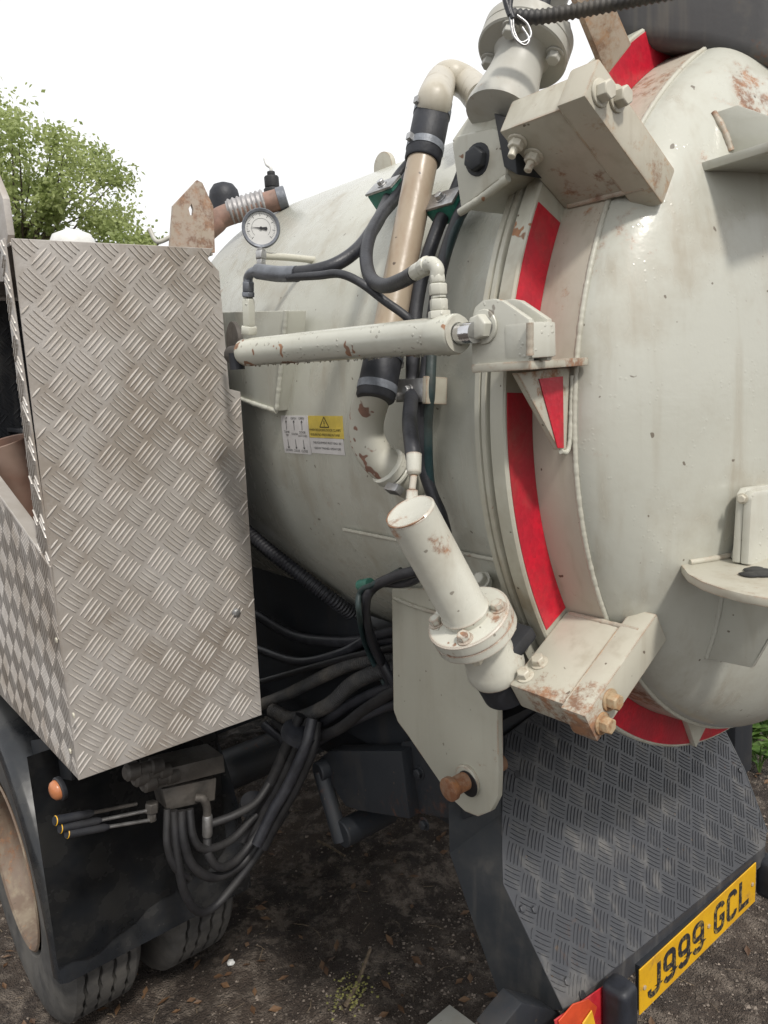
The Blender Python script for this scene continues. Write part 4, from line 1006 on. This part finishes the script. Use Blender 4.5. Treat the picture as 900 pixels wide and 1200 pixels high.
# --- rubber buffers, marker board and under-run bar
def buffer(c, hh):
    return finish(box((-.03, -.026, -hh), (.028, .026, hh), c), 'rubber_buffer', 'rubber', truck, 40, bevel=.018, seg=4)
buffer(PX(727, 1190, -.775), .075)
buffer(PX(903, 1028, -.80), .055)
mb = [PX(655, 1200, -.80), PX(690, 1168, -.80), PX(712, 1152, -.80), PX(716, 1190, -.80), PX(690, 1225, -.80), PX(655, 1240, -.80)]
def quad(L, x, name, mat, parent, th=.003):
    return finish(prism([PX(u_, v_, x) for u_, v_ in L], (-th, 0, 0)), name, mat, parent, 30, bevel=.0008, seg=1)
mbo = quad([(650, 1196), (712, 1153), (716, 1200), (660, 1245)], -.805, 'marker_board', 'redlens', truck)
quad([(655, 1197), (672, 1177), (690, 1171), (700, 1180), (690, 1215), (660, 1235)], -.801, 'orange_marking', 'orangetape', mbo)
quad([(683, 1200), (694, 1184), (698, 1200), (690, 1215)], -.797, 'yellow_marking', 'yellowtape', mbo)
finish(prism([PX(u_, v_, -.85) for u_, v_ in ((580, 1215), (612, 1175), (655, 1185), (662, 1196), (650, 1230))], (-.05, 0, 0)), 'underrun_bar', 'chassis', truck, 30, bevel=.004)

# --- wheels
def wheel(yo, wdt, sgn, visible):
    root = empty('wheel'); adopt(root, truck); root.location = (-2.45, yo, .472); WL[root.name] = V(root.location)
    c = V((-2.45, yo, .472)); s = sgn; K_ = 1.03
    P_ = [(.02, .262), (.004, .275), (-.004, .33), (-.002, .40), (.010, .445), (.022, .463), (.030, .469)]
    gr = []; y = .030
    ng = 4; span = wdt-.06
    for k in range(ng):
        yk = .030+span*(k+.7)/(ng+.4)
        gr += [(yk-.005, .4745), (yk-.004, .460), (yk+.004, .460), (yk+.005, .4745)]
    P_ = P_+[(.034, .473)]+gr+[(wdt-.034, .473), (wdt-.030, .469), (wdt-.022, .463), (wdt-.010, .445), (wdt+.002, .40), (wdt+.004, .33), (wdt-.004, .275), (wdt-.02, .262)]
    n = 160; bm_ = bmesh.new(); rings = []
    for i in range(n):
        a = 2*math.pi*i/n; jog = .0022*(1 if i % 4 < 2 else -1)
        rings.append([V((c.x+K_*r_*math.cos(a), c.y+s*(h+(jog if r_ > .455 and .04 < h < wdt-.04 else 0)), c.z+K_*r_*math.sin(a))) for h, r_ in P_])
    rings.append(rings[0])
    R_ = [[bm_.verts.new(p) for p in r] for r in rings[:-1]]; R_.append(R_[0])
    for A_, B_ in zip(R_, R_[1:]):
        for j in range(len(P_)-1): bm_.faces.new((A_[j], A_[j+1], B_[j+1], B_[j]))
    return c, finish(bm_, 'tyre', 'tyre', None, 40), root
def build_wheel(yo, wdt, sgn, rim=True):
    c, ty_, root = wheel(yo, wdt, sgn, True)
    col_obj = [ty_]
    if rim:
        rm = finish(turn(c, (0, sgn, 0), [(.004, .268), (.0, .262), (.006, .252), (.03, .245), (.10, .240), (.15, .225), (.155, .12), (.13, .10), (.13, .03)], 72, cap0=False), 'rim', 'rim', None, 40)
        col_obj.append(rm)
        for k in range(8):
            a = k*math.pi/4; col_obj.append(bolt(c+V((.165*math.cos(a), sgn*.150, .165*math.sin(a))), (0, -sgn, 0), .016, .03, 'wheel_nut', 'rim', None))
    for o in col_obj:
        o.parent = root; o.matrix_parent_inverse = Matrix.Translation(-c)
    return root
build_wheel(.392, .235, 1); build_wheel(.690, .235, 1)
build_wheel(2.64, .235, -1); build_wheel(2.34, .235, -1)

# --- mudguard and flap
cw_ = V((-2.5, 0, .46)); bm_ = bmesh.new(); ring_in = []; ring_out = []
prof = [(.385, .505), (.372, .515), (.368, .545), (.375, .575), (.392, .585), (.93, .585), (.93, .580), (.395, .579), (.382, .572), (.375, .545), (.379, .518), (.387, .509)]
rings = []
for i in range(61):
    a = rad(-6+186*i/60); rings.append([V((-2.5+r_*math.cos(a)*1.0, y_, .46+r_*math.sin(a)*1.02)) for y_, r_ in prof])
add_rings(bm_, rings)
mg = finish(bm_, 'mudguard', 'mudguard', truck, 50)
flp = [V((-1.925, .372, 1.08)), V((-1.925, .372, .47)), V((-1.93, .41, .435)), V((-1.93, .93, .455)), V((-1.92, .94, 1.0)), V((-1.92, .80, 1.12))]
fb = bmesh.new(); KY, KZ = 14, 14
def zfl(j): return .462+.008*math.sin(j*1.9)+.15*max(0, j/KY-.3)
for sgn_, off_ in ((1, 0), ):
    gv_ = [[fb.verts.new((-1.885+.008*math.sin(j*.7)*(1-i/KZ)-.02*(1-i/KZ), .372+.49*j/KY, zfl(j)+(1.05-zfl(j))*i/KZ)) for j in range(KY+1)] for i in range(KZ+1)]
for i in range(KZ):
    for j in range(KY): fb.faces.new((gv_[i][j], gv_[i][j+1], gv_[i+1][j+1], gv_[i+1][j]))
bmesh.ops.solidify(fb, geom=fb.faces[:], thickness=.010)
finish(fb, 'mud_flap', 'mudguard', mg, 50)

# --- side marker lamp with bracket
ml = PY(62, 925, .40)
ml = PY(68, 925, .40); la = V((.15, -1, -.05))
lamp = finish(turn(ml, la, [(0, .023), (.004, .0235), (.011, .021), (.016, .014), (.018, .004)], 32), 'marker_lamp', 'amber', truck, 60)
finish(turn(ml, la, [(-.012, .016), (-.010, .027), (-.001, .028), (.0015, .026), (.002, .0215)], 32), 'lamp_base', 'rubber', lamp, 40)
finish(prism([PY(36, 868, .44), PY(55, 866, .44), PY(82, 895, .44), PY(84, 915, .44), PY(66, 912, .44), PY(40, 908, .44)], (0, .008, 0)), 'lamp_bracket', 'chassis', lamp, 30, bevel=.002)
finish(box((-.03, -.006, -.05), (.03, .006, .05), PY(52, 975, .46)), 'rust_tab', 'rustplate', truck, 30, bevel=.002)

# --- hydraulic valve block with levers under the cabinet
vx = -1.66
def VB(u_, v_, d=0): return PX(u_, v_, vx+d)
vb = finish(prism([VB(190, 925), VB(196, 950), VB(252, 938), VB(254, 912)], (-.07, 0, 0)), 'valve_block', 'valve', truck, 30, bevel=.004)
finish(prism([VB(180, 905, .01), VB(184, 925, .01), VB(264, 905, .01), VB(262, 885, .01)], (-.09, 0, 0)), 'top_plate', 'valve', vb, 30, bevel=.003)
for k in range(3):
    a = VB(150+k*4, 918+k*9, .0); b = VB(205, 905+k*6, -.02)
    finish(turn(VB(146+k*10, 906+k*7, .01), VB(205, 893+k*7, .0)-VB(146+k*10, 906+k*7, .01), [(0, .014), (.006, .020), (.03, .021), (.034, .016), (.06, .016), (.064, .020), (.09, .019)], 18), 'spool_cap', 'valve', vb, 40)
for k, (u0, v0, u1, v1) in enumerate(((160, 942, 64, 962), (172, 950, 70, 971), (182, 960, 78, 977))):
    a, b = VB(u0, v0, .0), VB(u1, v1, .03); m_ = lerp(a, b, .55)
    finish(rod(a, m_, .0042, 12), 'lever', 'steel' if k else 'valve', vb)
    finish(turn(m_, b-m_, [(0, .0055), (.01, .0085), (seglen(m_, b)-.004, .0105), (seglen(m_, b)+.001, .0095)], 16), 'lever_grip', 'rubber', vb, 40)
    finish(turn(b, b-m_, [(-.003, .0100), (-.0015, .0107), (-.0005, .0100)], 16), 'grip_ring', 'yellowtape', vb)
fitting([VB(178, 940), VB(178, 952), VB(178, 962)], [.016, .011], 'port_fitting', 'valve', vb)
el = [VB(230, 935, .02), VB(238, 936, .03), VB(242, 945, .03), VB(243, 958, .03)]
finish(tube(el, .010, 14), 'port_elbow', 'valve', vb, 60)
fitting([VB(243, 955, .03), VB(243, 980, .03)], [.0125], 'hose_ferrule', 'steel', vb, 14)
for pts, r_ in (
    ([(243, 975), (244, 1000), (256, 1016), (275, 1010), (296, 985), (318, 945)], .0105),
    ([(212, 950), (215, 985), (226, 1015), (250, 1028), (280, 1015), (305, 985), (330, 950)], .0115),
    ([(203, 950), (207, 1000), (216, 1045), (232, 1068), (252, 1062), (280, 1030), (306, 995), (336, 950)], .0105),
    ([(196, 948), (196, 990), (206, 1018), (222, 1030)], .0085),
    ([(222, 948), (226, 980), (240, 995), (270, 985), (300, 955)], .010),
    ([(248, 965), (275, 955), (300, 940), (318, 915)], .010)):
    P_ = [VB(u_, v_, .02+.02*math.sin(i)) for i, (u_, v_) in enumerate(pts)]
    finish(tube(P_, r_, 14), 'hydraulic_hose', 'hosedirty', truck, 60)

# ------------------------------------------------------------------ loose things on the ground
gm = bmesh.new()
def add_stone(bm, c, r):
    q = [V((1, 0, 0)), V((0, 1, 0)), V((-1, 0, 0)), V((0, -1, 0)), V((0, 0, .8)), V((0, 0, -.8))]
    vv = [bm.verts.new(V(c)+V((p.x*random.uniform(.6, 1.3), p.y*random.uniform(.6, 1.3), p.z*random.uniform(.5, 1.1)))*r) for p in q]
    for i in range(4):
        bm.faces.new((vv[i], vv[(i+1) % 4], vv[4])); bm.faces.new((vv[(i+1) % 4], vv[i], vv[5]))
for i in range(14000):
    if i < 11000: x, y = random.uniform(-1.9, -.1), random.uniform(.9, 4.2)
    else: x, y = random.uniform(-3.6, -.9), random.uniform(.1, 3.6)
    add_stone(gm, (x, y, gz(x, y)+.001), random.choice((.002, .003, .003, .004, .006)) if random.random() < .99 else .010)
tag(finish(gm, 'gravel', 'stone', None, 0), 'scattered fine gravel on the damp soil', kind='stuff')
lm = bmesh.new()
for i in range(700):
    x, y = random.uniform(-3.6, -.4), random.uniform(.2, 3.8); z = gz(x, y)+random.uniform(.004, .012); a = random.uniform(0, 6.28); L = random.uniform(.010, .026)
    d = V((math.cos(a), math.sin(a), random.uniform(-.3, .4))); n_ = V((-d.y, d.x, random.uniform(-.3, .3)))*.45
    c = V((x, y, z)); vv = [lm.verts.new(c+p) for p in (d*-L, n_*L+V((0, 0, L*.2)), d*L, n_*-L)]; lm.faces.new(vv)
tag(finish(lm, 'leaf_litter', 'deadleaf', None, 0, recalc=False), 'brown dead leaves littering the soil under the truck', kind='stuff')
tm = bmesh.new()
for i in range(420):
    x, y = random.uniform(-3.4, -.3), random.uniform(.2, 3.8); a = random.uniform(0, 6.28); L = random.uniform(.015, .07); c = V((x, y, gz(x, y)+.004)); d = V((math.cos(a), math.sin(a), random.uniform(-.1, .2)))
    add_tube(tm, [c-d*L*.5, c+V((random.gauss(0, .004), random.gauss(0, .004), .002)), c+d*L*.5], random.uniform(.0008, .002), 4)
tag(finish(tm, 'twig_litter', 'twig', None, 0), 'small broken twigs strewn over the dark soil', kind='stuff')
def twig(pts, r, name, label, mat='twig', grp=None):
    o = finish(tube(pts, lambda i: r*(1-.02*i), 7, 6), name, mat, None, 60); tag(o, label, 'twig', grp); return o
tw = [PZ(405, 1178, .02), PZ(420, 1150, .03), PZ(428, 1128, .05), PZ(434, 1112, .06)]
twig(tw, .008, 'twig', 'forked dry twig lying on dark soil at the bottom middle')
lc = bmesh.new()
for i in range(110):
    c = lerp(tw[0], tw[1], random.random())+V((random.gauss(0, .03), random.gauss(0, .03), random.uniform(-.01, .02))); add_stone(lc, c, random.uniform(.003, .007))
tag(finish(lc, 'lichen', 'lichen', None, 0), 'yellow green lichen tuft at the foot of the dry twig', kind='stuff')
twig([PZ(372, 985, .03), PZ(386, 992, .03), PZ(404, 1003, .04)], .006, 'twig', 'pale twig on the soil below the spring shackle')
def stone_thing(p, r, label, mat='stone'):
    b = bmesh.new(); bmesh.ops.create_icosphere(b, subdivisions=2, radius=r)
    for v_ in b.verts: v_.co = v_.co*(1+.35*noise.noise(v_.co*(1.6/r)+V((r*900, 1, 0)))); v_.co.z *= .65; v_.co += V(p)
    tag(finish(b, 'stone', mat, None, 60), label, 'stone')
stone_thing(PZ(270, 1128, .01), .013, 'small pale stone on the soil behind the inner tyre', 'white')
mp = [PZ(500, 1204, .03), PZ(527, 1181, .03), PZ(560, 1206, .03), PZ(530, 1240, .02)]
o = finish(prism(mp, (0, 0, .012)), 'steel_sheet', 'grey', None, 30, bevel=.002)
tag(o, 'speckled grey steel sheet corner lying on the soil at the bottom edge', 'metal sheet')

# ------------------------------------------------------------------ vegetation
def leafquad(bm, c, L, w_, d=None):
    d = d or V((random.gauss(0, 1), random.gauss(0, 1), random.gauss(0, .7))).normalized(); s = d.cross(V((random.gauss(0, 1), random.gauss(0, 1), random.gauss(0, 1)))).normalized()
    n_ = d.cross(s)
    bm.faces.new([bm.verts.new(p) for p in (c, c+d*L*.5+s*w_+n_*L*.06, c+d*L, c+d*L*.5-s*w_+n_*L*.06)])
def tree(base, height, crown_c, crown_r, nclump, label, seed, name='leafy_tree', grp='trees beyond the truck'):
    random.seed(seed); root = empty(name, base); tag(root, label, 'tree', grp)
    base = V(base); cc = V(crown_c); tb_ = bmesh.new(); lb = bmesh.new()
    add_tube(tb_, catmull([base-V((0, 0, .2)), base.lerp(cc, .4)+V((.15, 0, 0)), cc], 8), lambda i: .22*(1-i/18), 10)
    for k in range(nclump):
        d = V((random.gauss(0, 1), random.gauss(0, 1), random.gauss(0, .8))).normalized()*random.random()**.45
        c = cc+V((d.x*crown_r[0], d.y*crown_r[1], d.z*crown_r[2])); r_ = random.uniform(.25, .55)*crown_r[0]*.38
        st = cc+(c-cc)*.12-V((0, 0, crown_r[2]*.5*random.random()))
        add_tube(tb_, catmull([st, st.lerp(c, .5)+V((random.gauss(0, .1), random.gauss(0, .1), .1)), c], 4), lambda i: .035*(1-i/10), 5)
        for q in range(230):
            v_ = V((random.gauss(0, 1), random.gauss(0, 1), random.gauss(0, .75)))
            leafquad(lb, c+v_*r_*.52, random.uniform(.07, .14), random.uniform(.022, .042))
    t1 = finish(tb_, 'trunk', 'bark', None, 60); l1 = finish(lb, 'crown', 'leaf', None, 0, recalc=False)
    for o in (t1, l1): adopt(o, root)
tc = PD(18, 275, 15.0)
tree((tc.x, tc.y, 0), 6, tc, (2.4, 2.4, 2.6), 135, 'tall light green leafy tree behind the cabinet on the left', 3)
tc2 = PD(182, 290, 24.0)
tree((tc2.x, tc2.y, 0), 4, tc2, (.55, .55, .9), 9, 'small distant tree tip between cabinet and rusty lug plate', 5)

# weeds beyond the right end of the valance
def leaf_mesh(L, w_):
    b = bmesh.new(); rows = []
    for i in range(7):
        t = i/6; wd = w_*math.sin(math.pi*min(1, t*.93+.05))**.8*(1-.25*t); zc = .16*L*math.sin(t*2.6)
        rows.append([b.verts.new((L*t, -wd, zc+.10*w_)), b.verts.new((L*t, 0, zc)), b.verts.new((L*t, wd, zc+.10*w_))])
    for a, c in zip(rows, rows[1:]):
        for j in range(2): b.faces.new((a[j], a[j+1], c[j+1], c[j]))
    me = bpy.data.meshes.new('leaf'); b.to_mesh(me); b.free(); me.materials.append(M['weed'])
    me.polygons.foreach_set('use_smooth', [True]*len(me.polygons)); return me
LM = [leaf_mesh(.13, .026), leaf_mesh(.10, .034), leaf_mesh(.17, .030)]
wl = ['broad leaved green weed just right of the valance corner', 'tall green weed behind the red taped door bottom on the right', 'bushy green weed at the right picture edge below the door', 'low green weed growing from soil at the right edge', 'green weed furthest back under the right edge of the door', 'thin weed in the middle of the clump at the right edge']
random.seed(11)
for k, (u_, v_, n_, hh) in enumerate(((872, 893, 22, .30), (885, 868, 26, .42), (902, 885, 26, .36), (890, 905, 14, .18), (900, 862, 26, .46), (884, 884, 16, .26))):
    p = PZ(u_, v_, 0.); wd = empty('weed_plant', (p.x, p.y, gz(p.x, p.y))); tag(wd, wl[k], 'weed', 'weeds at the right edge')
    tops = []
    sb = bmesh.new()
    for s in range(4):
        t_ = p+V((random.gauss(0, .07), random.gauss(0, .07), hh*random.uniform(.7, 1.1))); add_tube(sb, catmull([p, p.lerp(t_, .5)+V((0, 0, .03)), t_], 5), .004, 6); tops.append(t_)
    adopt(finish(sb, 'stem', 'weed', None, 60), wd)
    for q in range(n_):
        t_ = random.choice(tops); f = random.uniform(.25, 1.0); c = p.lerp(t_, f)
        lo = bpy.data.objects.new('leaf', random.choice(LM)); col.objects.link(lo); lo.location = c
        lo.rotation_euler = (random.gauss(0, .3), random.uniform(-.9, .25), random.uniform(0, 6.28)); s_ = random.uniform(.6, 1.15); lo.scale = (s_, s_, s_)
        adopt(lo, wd)
